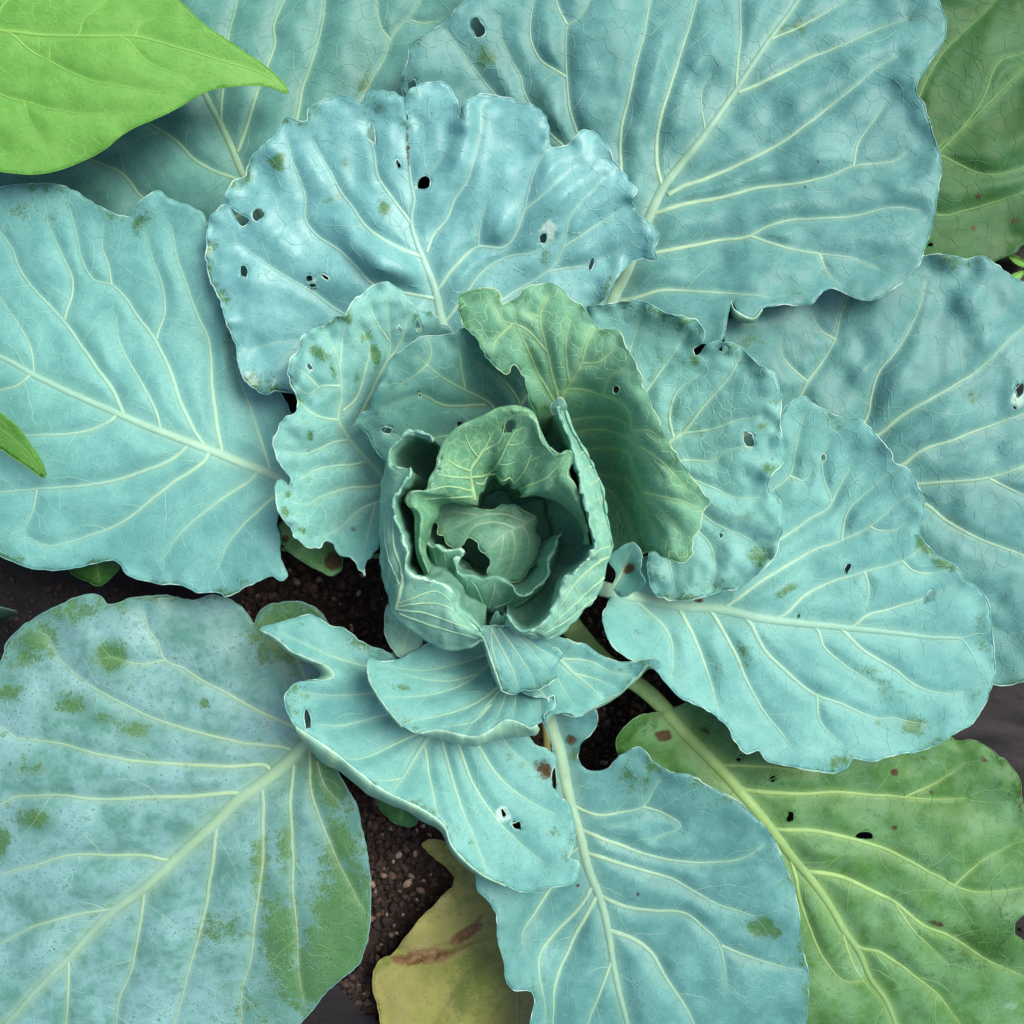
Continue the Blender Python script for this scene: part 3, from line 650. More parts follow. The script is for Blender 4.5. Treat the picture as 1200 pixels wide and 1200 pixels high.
# right leaf
hf_leaf([1060,300, 1083,300, 1097,298, 1117,300, 1133,303, 1150,299, 1163,307, 1180,320, 1200,331, 1260,365, 1310,430, 1340,540, 1320,660, 1280,740, 1235,785, 1205,797, 1180,803, 1160,801, 1100,785, 1000,720, 900,640, 830,570, 815,500, 832,440, 849,402, 852,378, 868,366, 900,348, 960,330, 1010,310],
  [820,520,-85, 1100,450,-64, 1200,400,-76, 1140,300,-70, 1180,800,-92, 862,380,-48, 950,400,-72, 1000,600,-92, 1200,600,-74, 1330,540,-110, 900,620,-100, 960,330,-70],
  [(9,[760,600, 830,580, 960,576, 1073,568, 1107,565, 1160,560, 1200,547, 1280,530]),
   (6,[850,520, 905,495, 937,465, 947,447, 962,427, 977,400, 985,370, 1000,335]),
   (5,[960,545, 1015,492, 1020,467, 1030,437, 1043,420, 1058,400, 1075,365, 1085,330]),
   (6.5,[975,540, 1032,508, 1057,487, 1100,463, 1133,443, 1160,422, 1180,400, 1220,370]),
   (6.5,[1010,566, 1060,543, 1077,530, 1110,518, 1153,502, 1187,490, 1230,475]),
   (6,[1040,572, 1087,593, 1113,613, 1150,633, 1197,650, 1250,680]), (4,[1160,561, 1180,572, 1203,582, 1240,600]),
   (3.5,[947,447, 930,433, 917,418, 914,395]), (3.5,[1000,580, 1070,650, 1140,720, 1180,745]), (3.5,[980,398, 960,385, 950,365])],
  MB, CAB, seed=4, pucker=6, holes=[blob(1195,456,5,8,10), blob(1189,478,3,2.5)], patches=[('w',1193,466,9,18,10,.8),('g',1115,308,16,12,0,.65),('g',875,392,24,20,0,.6),('g',1140,465,20,10,30,.45),('g',1080,345,18,10,0,.4),('g',1120,620,30,12,25,.35),('g',1000,360,22,14,0,.4)],
  petiole=[(700,620,-110),(620,645,-120)], label='wide right leaf running out of the picture, with a pale torn hole')

# left leaf
hf_leaf([-60,232, 0,220, 20,217, 40,215, 62,215, 85,222, 105,235, 120,243, 140,252, 155,254, 158,245, 165,235, 175,227, 186,223, 198,232, 212,238, 225,243, 238,250, 243,262, 245,290, 251,320, 268,370, 300,430, 335,470, 345,520, 340,565, 330,595, 324,613, 328,627, 328,647, 333,663, 338,675, 328,682, 320,675, 293,685, 277,695, 263,700, 260,695, 230,693, 213,686, 180,683, 150,673, 137,658, 110,660, 73,668, 33,665, 2,652, -60,625, -130,560, -165,450, -150,340, -110,270],
  [345,575,-34, 200,510,-26, 0,420,-34, 60,215,-26, 155,254,-22, 186,226,-8, 240,255,-20, 270,380,-52, 320,470,-62, 260,698,-24, 335,672,-18, 137,660,-44, 0,560,-36, 0,650,-52, -140,420,-85, 100,350,-36, 230,350,-36, 150,600,-34],
  [(13,[352,580, 325,560, 290,545, 240,525, 195,508, 150,490, 100,468, 50,445, 10,423, -60,390, -120,365]),
   (6,[145,487, 133,460, 110,427, 90,399, 75,377, 43,343, 22,313, 15,293, 0,273, -20,250]),
   (4,[190,508, 182,480, 167,450, 152,425, 140,400, 136,372]),
   (6,[240,524, 227,503, 210,470, 200,437, 182,400, 163,373, 145,348, 130,333, 110,328, 97,307, 87,267, 80,240]),
   (5.5,[261,530, 255,500, 248,450, 245,400, 230,367, 217,330, 207,300, 200,265]),
   (5,[316,550, 305,513, 290,467, 277,433, 272,405]),
   (5,[135,487, 132,491, 110,502, 80,508, 30,510, 0,512]),
   (6,[219,522, 205,535, 187,545, 140,562, 93,570, 47,572, 0,577, -50,570]),
   (6,[246,528, 240,540, 200,567, 180,583, 147,610, 113,625, 77,637, 53,639, 33,630]),
   (6,[302,552, 297,560, 267,580, 227,610, 213,623, 190,655]),
   (5,[332,572, 320,583, 287,613, 267,637, 257,663]),
   (3.5,[76,374, 85,333, 78,310, 67,287, 55,260]), (3,[131,332, 127,310, 120,290, 121,263]), (3.5,[183,398, 192,367, 190,337, 180,307, 172,275]),
   (3,[43,573, 38,600, 28,618]), (4,[36,438, 20,452, 0,458, -40,465]), (3,[40,442, 36,410, 22,380, 0,350])],
  MT, CAB, seed=5, pucker=2.4, ruffle=3, petiole=[(400,590,-75),(450,605,-120),(590,640,-135)], patches=[('g',60,220,40,10,5,.6),('g',165,262,14,20,20,.6),('g',275,420,18,50,-12,.55),('g',30,250,70,18,0,.35),('b',60,318,4,4,0,.4)], label='broad smooth left leaf, pale teal with a straight midrib')

# lower right old green leaf
hf_leaf([725,888, 723,867, 733,850, 753,838, 775,834, 830,820, 900,835, 1000,862, 1070,866, 1113,863, 1120,868, 1137,867, 1153,873, 1170,885, 1183,897, 1193,910, 1197,933, 1205,955, 1245,985, 1265,1030, 1240,1062, 1203,1070, 1190,1080, 1189,1094, 1204,1106, 1240,1130, 1250,1190, 1215,1255, 1130,1300, 1030,1305, 940,1270, 880,1180, 830,1060, 790,960, 745,912],
  [770,825,-64, 900,967,-92, 1040,1170,-112, 1190,920,-92, 1200,1150,-118, 728,870,-60, 950,1250,-132, 1100,900,-104, 1050,1000,-92, 1150,1060,-98, 850,1060,-115, 750,838,-52, 760,880,-82],
  [(17,[760,812, 785,838, 807,863, 833,890, 867,927, 900,967, 927,1003, 950,1030, 970,1057, 987,1087, 1007,1117, 1020,1147, 1038,1172, 1060,1230]),
   (5,[842,897, 870,898, 903,899, 960,905]), (6.5,[868,922, 873,925, 933,930, 980,928, 1033,932, 1077,936, 1130,936]),
   (6.5,[905,972, 912,973, 950,973, 987,980, 1033,993, 1067,1010, 1100,1027, 1117,1037, 1143,1045, 1200,1041]),
   (6.5,[945,1022, 953,1023, 977,1025, 1007,1037, 1047,1057, 1083,1085, 1113,1097, 1160,1127, 1197,1143]),
   (5,[1002,1108, 1010,1112, 1033,1117, 1067,1140, 1100,1167, 1125,1200]),
   (5.5,[926,1003, 932,1025, 937,1053, 950,1090, 970,1130, 990,1150, 1012,1150]), (4,[985,1080, 992,1110, 1005,1140, 1027,1168]),
   (3,[1118,1037, 1150,1010, 1185,990]), (3,[1060,935, 1100,915, 1130,895]), (3,[1047,1057, 1070,1090, 1110,1130])],
  MG, CAB, seed=6, pucker=5, holes=[blob(926,957,5,6.5,10), blob(1013,979,9.5,5.5), blob(905,912,4,5), blob(865,890,4,2.5), blob(868,885,3,2)],
  patches=[('w',1105,940,40,10,10,.3),('w',1065,1012,40,7,30,.38),('w',990,1030,25,6,15,.35),('w',1105,1075,22,6,0,.4),('w',1007,1135,8,14,-20,.5),('w',1185,1180,20,10,0,.4),('b',1048,905,7,6,0,.75),('b',1048,970,6,5,0,.7),('b',1092,928,4,4,0,.7),('b',1155,892,14,5,15,.6),('b',778,862,13,10,0,.75),('b',826,856,12,12,0,.5),('b',1195,930,6,30,0,.5),('b',1097,1082,14,6,0,.6),('g',1150,1110,40,25,20,.6)],
  halo=.3, rims=.7, label='old green lower right leaf with small holes and brown specks', petiole=[(700,768,-90),(640,700,-110)])

# yellowing leaf on the soil
hf_leaf([495,990, 498,986, 507,983, 530,990, 570,1000, 630,1030, 670,1090, 675,1200, 640,1290, 560,1330, 480,1300, 450,1240, 445,1195, 437,1153, 443,1127, 460,1118, 477,1097, 493,1077, 513,1057, 533,1030, 523,1017, 510,1007],
  [500,990,-150, 530,1030,-152, 440,1150,-158, 600,1050,-135, 560,1250,-160, 560,1130,-146],
  [(7,[640,1010, 615,1090, 608,1140, 607,1200, 600,1280]), (4,[612,1085, 560,1120, 510,1190, 480,1250]), (3.5,[617,1075, 560,1085, 500,1115, 450,1160]), (3,[620,1060, 570,1040, 530,1040]), (3,[608,1150, 570,1190, 550,1250])],
  MY, CAB, seed=7, pucker=5, bumps=[(520,1112,70,6,-18,-7)], vtint=.5, rims=.5, patches=[('w',510,1116,60,22,-14,.5),('b',498,1121,48,12,-8,.76),('b',546,1094,34,10,-35,.72),('b',465,1123,16,9,0,.6),('b',560,1078,20,4,-40,.6),('g',560,1150,40,50,30,.6),('g',540,1060,30,16,-40,.3),('b',445,1150,6,14,0,.4)], petiole=[(640,860,-150),(612,690,-160)], label='yellowing lower leaf with a brown dry streak, lying near the soil')

# bottom leaf
hf_leaf([645,870, 637,850, 634,825, 652,815, 668,828, 683,838, 698,831, 701,843, 693,860, 680,873, 677,887, 687,902, 700,905, 713,900, 725,888, 737,880, 750,875, 757,880, 763,890, 777,900, 790,906, 805,906, 817,913, 830,922, 850,930, 867,940, 887,960, 907,983, 917,1010, 930,1040, 937,1073, 940,1110, 947,1140, 947,1170, 944,1200, 925,1255, 870,1310, 790,1330, 700,1320, 640,1280, 620,1230, 621,1200, 627,1173, 622,1163, 603,1160, 593,1150, 590,1127, 583,1100, 582,1073, 573,1057, 562,1047, 557,1030, 560,1005, 600,975, 640,950, 652,920, 648,890],
  [655,870,-32, 690,1010,-46, 735,1200,-62, 930,1040,-58, 945,1170,-72, 582,1080,-36, 612,1160,-34, 780,905,-44, 710,902,-54, 640,1045,-62, 698,835,-24, 830,1050,-56, 640,1120,-56, 800,1200,-64, 760,1300,-90, 780,960,-58, 630,1200,-50],
  [(16,[640,822, 648,856, 657,883, 667,933, 680,980, 690,1020, 703,1053, 713,1093, 718,1127, 725,1160, 735,1200, 750,1270]),
   (6,[678,970, 683,973, 707,983, 743,997, 777,1007, 800,1010, 820,1011, 860,1009, 877,1003, 895,990]),
   (6,[685,998, 690,1000, 720,1010, 753,1020, 787,1030, 800,1037, 827,1053, 850,1063, 883,1073]),
   (6,[701,1048, 707,1052, 733,1063, 767,1067, 800,1070, 820,1083, 843,1107, 850,1140, 850,1155]),
   (7,[712,1090, 722,1093, 740,1100, 763,1117, 783,1150, 798,1173, 812,1197, 825,1240]),
   (5,[665,937, 670,942, 683,950, 703,955, 727,952, 753,945, 767,923, 773,912]),
   (6,[693,1040, 687,1053, 667,1077, 647,1097, 633,1120, 632,1140, 637,1167, 639,1200]),
   (6,[700,1050, 693,1062, 677,1090, 660,1127, 650,1160, 648,1193, 655,1240]),
   (5,[718,1122, 715,1130, 703,1163, 690,1197, 682,1230]), (5,[655,1030, 643,1045, 627,1070, 613,1093, 612,1105]),
   (3.5,[753,945, 777,953, 797,967, 767,983]), (4,[846,1108, 883,1123, 917,1133, 940,1137]), (3.5,[688,985, 660,1010, 643,1040])],
  MB, CAB, seed=8, pucker=4, ruffle=3.5, patches=[('g',898,1088,19,14,10,1.05),('g',885,1085,12,9,0,.9),('b',668,867,12,10,0,.6),('g',770,888,16,20,20,.8),('g',860,935,22,8,30,.6),('b',748,1048,3,3,0,.8),('g',740,910,40,25,10,.45),('b',677,1038,3,3,0,.7)],
  petiole=[(630,780,-75),(612,700,-110)], label='bottom leaf pointing down, teal with one round green scar')

# lower left leaf
hf_leaf([-70,850, -40,810, 0,777, 10,750, 37,727, 67,710, 97,697, 117,698, 128,708, 150,702, 187,698, 227,703, 247,697, 267,702, 287,715, 298,731, 303,720, 313,711, 331,705, 350,705, 370,713, 383,727, 388,750, 385,790, 380,840, 390,890, 405,922, 417,943, 425,977, 432,1017, 434,1055, 432,1093, 420,1130, 400,1147, 377,1170, 353,1200, 310,1255, 230,1310, 120,1330, 10,1310, -80,1240, -130,1130, -135,1000, -110,910],
  [378,858,-66, 260,955,-62, 0,1190,-92, 100,700,-76, 0,780,-84, 430,1050,-82, 400,1147,-92, 300,1250,-120, 340,712,-92, 0,950,-74, 200,820,-72, 370,800,-84, 120,1080,-76, 100,1300,-130, 300,1060,-72, -100,1050,-110],
  [(19,[384,850, 353,877, 333,897, 300,923, 280,937, 250,967, 213,1000, 167,1043, 127,1073, 80,1123, 43,1160, 7,1200, -50,1250]),
   (5.5,[345,884, 337,878, 283,870, 240,860, 197,848, 160,833, 130,817, 100,800, 70,772, 55,745]),
   (6,[318,906, 313,898, 267,898, 200,895, 133,888, 100,880, 73,872, 37,867, 20,865, 3,853, -40,840]),
   (6.5,[284,934, 278,930, 233,933, 167,935, 107,937, 80,933, 43,932, 17,935, 0,942, -60,950]),
   (5,[206,1005, 195,1008, 173,1003, 133,1002, 80,1003, 47,1012, 0,1025, -60,1040]),
   (4.5,[138,1066, 127,1067, 100,1070, 67,1078, 37,1087, 0,1105, -50,1130]),
   (5.5,[368,864, 335,847, 300,832, 267,813, 240,800, 213,783, 193,773, 185,753, 173,735, 168,715]),
   (6,[307,920, 307,930, 308,960, 308,1000, 302,1050, 297,1090, 293,1127, 283,1160, 282,1200, 275,1240]),
   (6,[343,890, 343,900, 340,933, 343,1000, 343,1047, 348,1090, 350,1147, 355,1170]),
   (5,[364,868, 363,890, 363,920, 370,947, 383,980, 399,1017, 417,1050, 427,1067]),
   (6,[253,965, 252,977, 248,1017, 240,1067, 230,1107, 218,1150, 205,1197, 190,1250]),
   (5,[168,1043, 168,1050, 163,1087, 155,1133, 140,1170, 136,1200, 130,1240]), (4,[80,1124, 80,1135, 80,1160, 77,1197, 75,1240]),
   (3,[372,892, 380,920, 400,943]), (3.5,[193,773, 167,778, 130,770]), (4,[380,850, 360,800, 345,760, 340,730])],
  MR, CAB, seed=9, pucker=3.5, ruffle=2.5, patches=[('g',130,770,18,17,0,1.0),('g',40,755,34,22,-40,.62),('g',85,715,40,16,-10,.55),('g',85,825,22,12,10,.7),('g',158,855,20,14,0,.6),('g',120,842,20,9,0,.55),('g',40,960,20,12,10,.75),('g',3,985,8,20,0,.8),('g',10,812,16,12,0,.6),('g',35,900,25,12,0,.4),('g',330,1100,26,60,-5,.75),('g',400,1090,40,90,10,.95),('g',360,1150,40,40,0,.8),('g',300,1180,40,40,0,.35),('g',340,740,45,40,0,.95),('g',385,900,30,60,-15,.8),('g',305,1020,12,40,0,.6),('g',335,990,14,40,0,.55),('g',260,1090,26,20,0,.45),('g',240,824,6,6,0,.8),('g',400,990,25,40,0,.7)],
  petiole=[(470,770,-85),(590,670,-110)], halo=.30, veinlets=.5, rims=.6, label='big lower left leaf, silvery bloom rubbed off in green patches')

# small leaf tip under the left leaf, small low leaf under the curled leaf
hf_leaf([83,668, 100,680, 117,686, 130,676, 141,664, 140,630, 110,600, 85,630], [85,660,-82, 117,685,-88, 140,640,-70, 100,610,-70], [(4,[110,605, 112,640, 116,680])], MO, CAB, seed=10, patches=[('g',110,665,30,20,0,.8)], label='small green leaf tip under the left leaf', veinlets=.8, pucker=1.5, petiole=[(300,640,-100),(590,660,-120)])
hf_leaf([437,925, 446,948, 462,964, 480,968, 492,958, 500,930, 480,890, 450,890], [440,930,-70, 470,966,-74, 490,900,-50, 450,890,-50], [(4,[480,895, 474,930, 470,960])], MO, CAB, seed=11, label='small dark leaf under the curled lower leaf', veinlets=.7, pucker=1.5, petiole=[(560,800,-90),(600,690,-110)])
hf_leaf([327,618, 334,640, 350,655, 370,666, 388,674, 399,668, 402,645, 400,610, 360,600], [330,625,-42, 388,672,-36, 400,610,-64, 350,655,-44], [(4,[398,612, 380,635, 352,645])], MG, CAB, seed=12, patches=[('b',390,657,12,13,20,.9),('b',335,632,5,6,0,.8)], label='small ragged leaf end with a brown scab', veinlets=.7, pucker=2, rims=.4, petiole=[(450,610,-110),(590,650,-130)])

# right-hand leaf above it
hf_leaf([722,690, 740,660, 800,640, 860,600, 895,540, 917,480, 928,472, 942,464, 953,473, 967,480, 977,487, 993,492, 1007,492, 1017,500, 1030,513, 1045,532, 1047,540, 1063,550, 1075,568, 1083,587, 1083,603, 1077,617, 1080,630, 1093,647, 1110,657, 1122,665, 1133,680, 1147,690, 1157,703, 1162,727, 1164,760, 1165,790, 1161,805, 1153,827, 1140,847, 1113,862, 1093,875, 1067,882, 1040,887, 1023,892, 1000,889, 993,898, 977,907, 950,902, 917,897, 900,893, 888,880, 872,883, 863,870, 850,850, 837,838, 820,827, 797,816, 780,800, 765,782, 744,774, 725,764, 711,745, 707,725, 710,710],
  [715,692,-18, 880,722,-18, 1120,748,-32, 942,464,-22, 1045,530,-10, 1080,605,-14, 1165,780,-36, 975,905,-24, 850,850,-22, 730,765,18, 709,728,14, 738,735,-14, 800,760,-20, 980,600,-34, 1020,690,-24, 860,640,-30, 1050,840,-34, 930,820,-26],
  [(16,[706,690, 750,700, 800,710, 840,713, 883,723, 933,730, 983,735, 1033,740, 1093,747, 1125,748]),
   (6,[848,713, 860,705, 890,683, 927,660, 960,642, 987,633, 1020,617, 1050,590, 1067,580]),
   (6,[908,726, 920,720, 943,698, 980,680, 1013,670, 1057,657, 1080,643]),
   (5,[992,735, 1000,733, 1013,723, 1047,712, 1083,702, 1123,683]),
   (5,[850,690, 880,655, 917,630, 943,612, 973,590, 967,567, 963,540, 972,515]),
   (5,[850,670, 875,610, 903,577, 925,557, 933,523, 942,485]),
   (6,[793,708, 803,725, 820,763, 833,800, 841,830]),
   (6,[830,712, 838,722, 857,757, 873,793, 890,827, 910,853, 925,872]),
   (6,[868,720, 877,728, 897,763, 917,783, 933,798, 957,815, 987,825, 1027,842, 1050,842, 1085,850]),
   (5,[980,735, 987,738, 1013,763, 1047,783, 1067,800, 1100,812, 1130,812]),
   (4,[948,732, 957,737, 967,760, 1000,787, 1030,805]), (5,[740,700, 760,717, 780,737, 788,760, 787,793]),
   (3.5,[1020,617, 1030,622, 1047,622, 1062,612]), (3.5,[986,633, 993,600, 1027,567, 1047,550]), (3.5,[1057,657, 1073,670, 1097,671, 1112,668]), (3.5,[974,589, 987,563, 1000,543]), (3,[925,557, 943,563, 952,547]), (3.5,[957,816, 962,847, 987,873]), (3,[1013,670, 1018,690, 1012,718])],
  MT, CAB, holes=[blob(965,537,3.5,5), blob(1089,700,4.5,9,30), blob(993,666,3,7,20), blob(936,722,2,3,20)],
  patches=[('g',1085,640,10,20,-35,1.0),('g',1105,660,22,9,25,.9),('g',925,690,24,6,-33,.75),('g',870,768,12,22,-15,.7),('g',1070,850,22,14,30,.85),('g',985,893,18,9,-20,.9),('g',1045,815,30,14,30,.5),('g',1010,780,40,12,30,.5),('g',840,785,14,22,0,.5),('g',1150,745,12,22,0,.45),('b',818,704,10,4,0,.7),('b',748,740,12,9,30,.5),('g',1030,850,18,12,0,.45)],
  seed=13, pucker=3.5, ruffle=3, petiole=[(670,675,-70),(620,650,-115)], label='right lower leaf with a straight pale midrib, green scars along its edge')

# upper leaf
hf_leaf([245,262, 242,300, 247,330, 256,350, 265,375, 275,400, 280,430, 290,447, 312,462, 322,457, 340,461, 390,470, 460,460, 520,425, 590,405, 660,390, 693,362, 710,350, 720,330, 730,317, 747,305, 770,305, 768,292, 772,275, 760,262, 745,252, 742,242, 738,236, 745,223, 737,212, 725,197, 717,183, 710,167, 697,155, 683,153, 673,162, 663,170, 648,172, 643,160, 640,137, 630,127, 607,118, 587,113, 563,111, 550,117, 541,126, 537,138, 535,120, 527,103, 513,96, 500,97, 487,102, 478,112, 477,142, 474,120, 463,110, 450,106, 437,107, 428,112, 423,121, 410,115, 398,111, 387,115, 370,122, 362,127, 359,141, 348,140, 337,137, 328,147, 320,160, 310,170, 297,183, 290,197, 287,208, 272,215, 265,227, 267,238, 257,243],
  [517,390,-22, 490,260,2, 480,105,12, 640,135,10, 720,200,6, 770,290,-2, 600,290,-6, 250,275,2, 290,440,-26, 340,150,14, 400,320,-14, 447,308,4, 560,200,12, 650,250,6, 300,350,-8, 700,330,-22, 420,200,4, 420,440,-28, 680,170,10],
  [(12,[524,400, 517,370, 510,340, 500,313, 488,283, 482,260, 485,230, 481,215]),
   (5.5,[511,343, 515,337, 533,313, 560,290, 590,290, 603,277, 613,250, 620,217, 627,197, 641,175]),
   (5,[520,380, 547,343, 567,317, 593,302, 627,295, 650,280]),
   (5,[530,400, 590,350, 627,328, 650,310, 660,290, 667,257, 683,233, 710,207]),
   (4.5,[500,295, 507,278, 523,257, 533,233, 547,213, 555,187, 563,157, 562,127]),
   (5.5,[493,300, 485,297, 453,283, 430,267, 413,243, 400,227, 383,195, 367,165]),
   (4.5,[482,262, 479,257, 457,230, 443,207, 437,173, 428,140]),
   (5,[512,350, 470,342, 437,333, 417,313, 400,295, 373,277, 358,257, 357,230, 343,190, 335,160]),
   (4.5,[520,385, 460,385, 400,367, 367,343, 333,323, 303,303, 280,285]),
   (3,[560,290, 563,263, 570,235]), (3.5,[484,232, 480,200, 476,165, 477,150]), (3.5,[525,395, 450,425, 380,405, 330,400, 295,410]), (3.5,[660,290, 690,270, 735,240]), (3.5,[640,318, 690,310, 740,285]), (3,[485,222, 510,195, 530,160]), (3,[614,247, 640,225, 680,190])],
  MBL, CAB, holes=[[270,243, 279,249, 293,258, 284,266, 276,257], blob(302,251,8,7), blob(286,318,5,8), blob(497,215,10,7,-25), blob(436,157,4,12,-5), blob(467,193,2.6,6,-20), blob(362,326,5,3.5), blob(366,334,4.5,3), blob(381,325,6,2.5,40), blob(693,309,3.5,8,20), blob(636,280,5,7,30)],
  patches=[('g',325,190,12,14,20,.9),('g',450,245,10,12,0,.7),('g',403,190,12,8,0,.6),('g',640,250,16,10,0,.5),('g',445,130,8,12,0,.5),('w',642,272,10,15,25,1.0),('b',478,172,4,40,-3,.55),('b',364,335,12,10,0,.5),('g',640,300,12,12,0,.5),('g',395,230,20,8,-30,.5),('w',445,214,14,3,5,.5),('b',536,132,4,12,0,.5),('w',366,330,9,8,0,.6)],
  seed=14, pucker=4.6, ruffle=7, bumps=[(450,306,42,17,22,13),(640,215,30,40,0,5),(550,160,22,40,10,5)], crinkle=1.8, valley=1.2, petiole=[(560,500,-105),(595,610,-115)], label='pale upper leaf with a scalloped torn edge and several holes')

# right inner leaf
hf_leaf([688,362, 700,358, 730,353, 750,353, 770,360, 783,368, 795,370, 807,372, 817,375, 825,387, 823,400, 812,411, 814,417, 821,413, 827,405, 838,400, 857,402, 873,410, 890,427, 907,437, 913,453, 915,477, 913,497, 920,523, 918,540, 907,553, 902,563, 902,577, 912,583, 917,607, 915,630, 907,653, 887,673, 867,687, 850,693, 827,699, 807,703, 787,703, 770,697, 758,672, 766,600, 757,520, 735,450, 703,400],
  [700,360,28, 750,353,36, 820,378,36, 814,414,16, 857,402,36, 913,460,38, 918,530,30, 902,570,14, 917,607,24, 860,690,18, 800,703,2, 760,680,-14, 800,507,2, 765,450,2, 740,400,6, 760,560,-14, 820,600,2, 860,540,18, 850,450,28, 690,450,-5],
  [(8,[700,590, 750,545, 793,512, 800,507, 827,473, 853,443, 867,420]), (4.5,[790,514, 785,487, 793,460, 813,443, 822,436]), (4,[735,500, 750,470, 763,450, 787,417, 805,390]), (4.5,[797,508, 833,503, 867,492, 893,488]),
   (4.5,[760,545, 802,540, 837,540, 847,530, 880,522]), (4,[765,550, 813,563, 840,573, 860,583, 887,583]), (4,[770,560, 823,603, 850,620, 880,633, 893,647]), (4,[765,570, 807,613, 833,640, 837,670, 832,690]), (3.5,[720,490, 735,420, 748,380, 752,362]), (3.5,[748,560, 780,640, 790,690])],
  MTI, CAB, holes=[blob(735,370,7.5,10,-10), blob(847,410,6,4), blob(877,515,8,10.5,-15), blob(845,627,3,4)],
  patches=[('g',895,500,18,8,0,.6),('g',890,650,16,14,20,.8),('g',770,430,10,22,20,.6),('g',902,548,14,10,0,.65),('g',798,385,6,20,25,.55),('g',815,420,8,8,0,.9),('b',818,702,10,4,0,.7),('g',880,605,18,12,0,.4)],
  seed=15, pucker=4.5, ruffle=9, crinkle=1.6, netsp=18., cells=1.2, nvs=.28, label='right inner leaf with rounded lobes and a heart-shaped hole', veinlets=1.2)
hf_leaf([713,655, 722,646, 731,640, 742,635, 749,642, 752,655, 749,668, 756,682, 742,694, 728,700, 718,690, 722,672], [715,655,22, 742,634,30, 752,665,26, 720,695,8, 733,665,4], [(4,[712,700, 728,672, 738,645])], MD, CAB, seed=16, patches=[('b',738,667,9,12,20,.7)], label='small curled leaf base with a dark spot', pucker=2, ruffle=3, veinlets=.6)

# lower curled leaf
hf_leaf([306,738, 325,730, 340,726, 354,722, 362,720, 375,726, 388,734, 404,736, 421,751, 437,759, 455,764, 500,775, 570,800, 610,850, 625,872, 642,880, 652,888, 648,905, 647,920, 654,930, 667,943, 673,963, 673,988, 667,1006, 677,1011, 678,1026, 667,1038, 642,1040, 608,1045, 592,1038, 567,1026, 550,1013, 529,990, 521,968, 500,951, 475,938, 450,926, 421,905, 396,884, 371,867, 346,851, 337,838, 335,813, 346,801, 362,797, 383,797, 392,792, 385,782, 362,772, 342,763, 329,751, 317,743],
  [306,738,10, 362,722,2, 392,791,22, 345,845,26, 337,815,28, 421,905,20, 475,938,18, 521,968,16, 600,1042,2, 677,1022,2, 650,890,-22, 550,870,-14, 500,900,-16, 430,830,-20, 455,764,-12, 570,800,-30, 600,960,-12, 400,760,-6, 370,770,18, 390,850,-2],
  [(12,[560,800, 525,835, 496,872, 483,892, 471,913, 460,926]), (4,[497,874, 504,913, 512,951, 522,965]), (5.5,[515,850, 519,876, 533,922, 546,959, 567,1013, 572,1024]), (5,[530,845, 540,880, 554,917, 575,951, 600,980, 633,1009]), (5,[545,840, 562,876, 583,909, 617,938, 650,955]),
   (5,[510,855, 492,859, 462,872, 437,884, 410,890, 400,886]), (5,[520,835, 456,836, 425,845, 396,851, 371,849]), (4.5,[520,815, 433,813, 408,815, 383,815, 355,812]), (4,[480,790, 425,780, 404,774, 379,765, 350,751, 330,742]), (3,[472,912, 455,915, 437,915]), (3,[570,830, 600,880, 640,910])],
  MT, CAB, holes=[blob(361,843,4,12,-8), blob(606,967,6,5,20), blob(590,953,3.2,6,-20)], patches=[('w',590,954,9,11,-20,.9),('w',606,967,9,8,0,.7),('b',637,900,16,22,-20,.6),('g',600,890,20,8,30,.5),('g',650,975,14,7,20,.5),('g',450,865,30,10,-20,.3)],
  rolls=[([346,851, 371,867, 396,884, 421,905, 450,926, 475,938, 500,951, 521,968, 529,990, 550,1013, 567,1026, 592,1038],[350,870, 366,888, 390,908, 418,930, 445,945, 470,962, 500,978, 518,990, 530,1004, 545,1020, 565,1034, 592,1041],40),
         ([308,740, 317,743, 329,751, 342,763, 362,772, 385,782, 392,792, 383,797, 362,797],[306,745, 318,752, 329,764, 336,776, 343,786, 348,793, 350,796, 352,798, 356,799],22)],
  seed=17, pucker=2.5, ruffle=3, label='lower curled leaf with raised rolled edges and two pale-rimmed holes', petiole=[(590,740,-60),(600,690,-70)])

hf_leaf([453,712, 451,735, 458,757, 470,770, 488,768, 495,745, 485,720, 465,705], [453,720,-6, 470,770,-2, 490,745,-6, 465,705,-10], [(5,[490,715, 478,740, 472,768])], MU, CAB, seed=18, veinlets=.6, pucker=1, label='pale leaf base showing below the head')
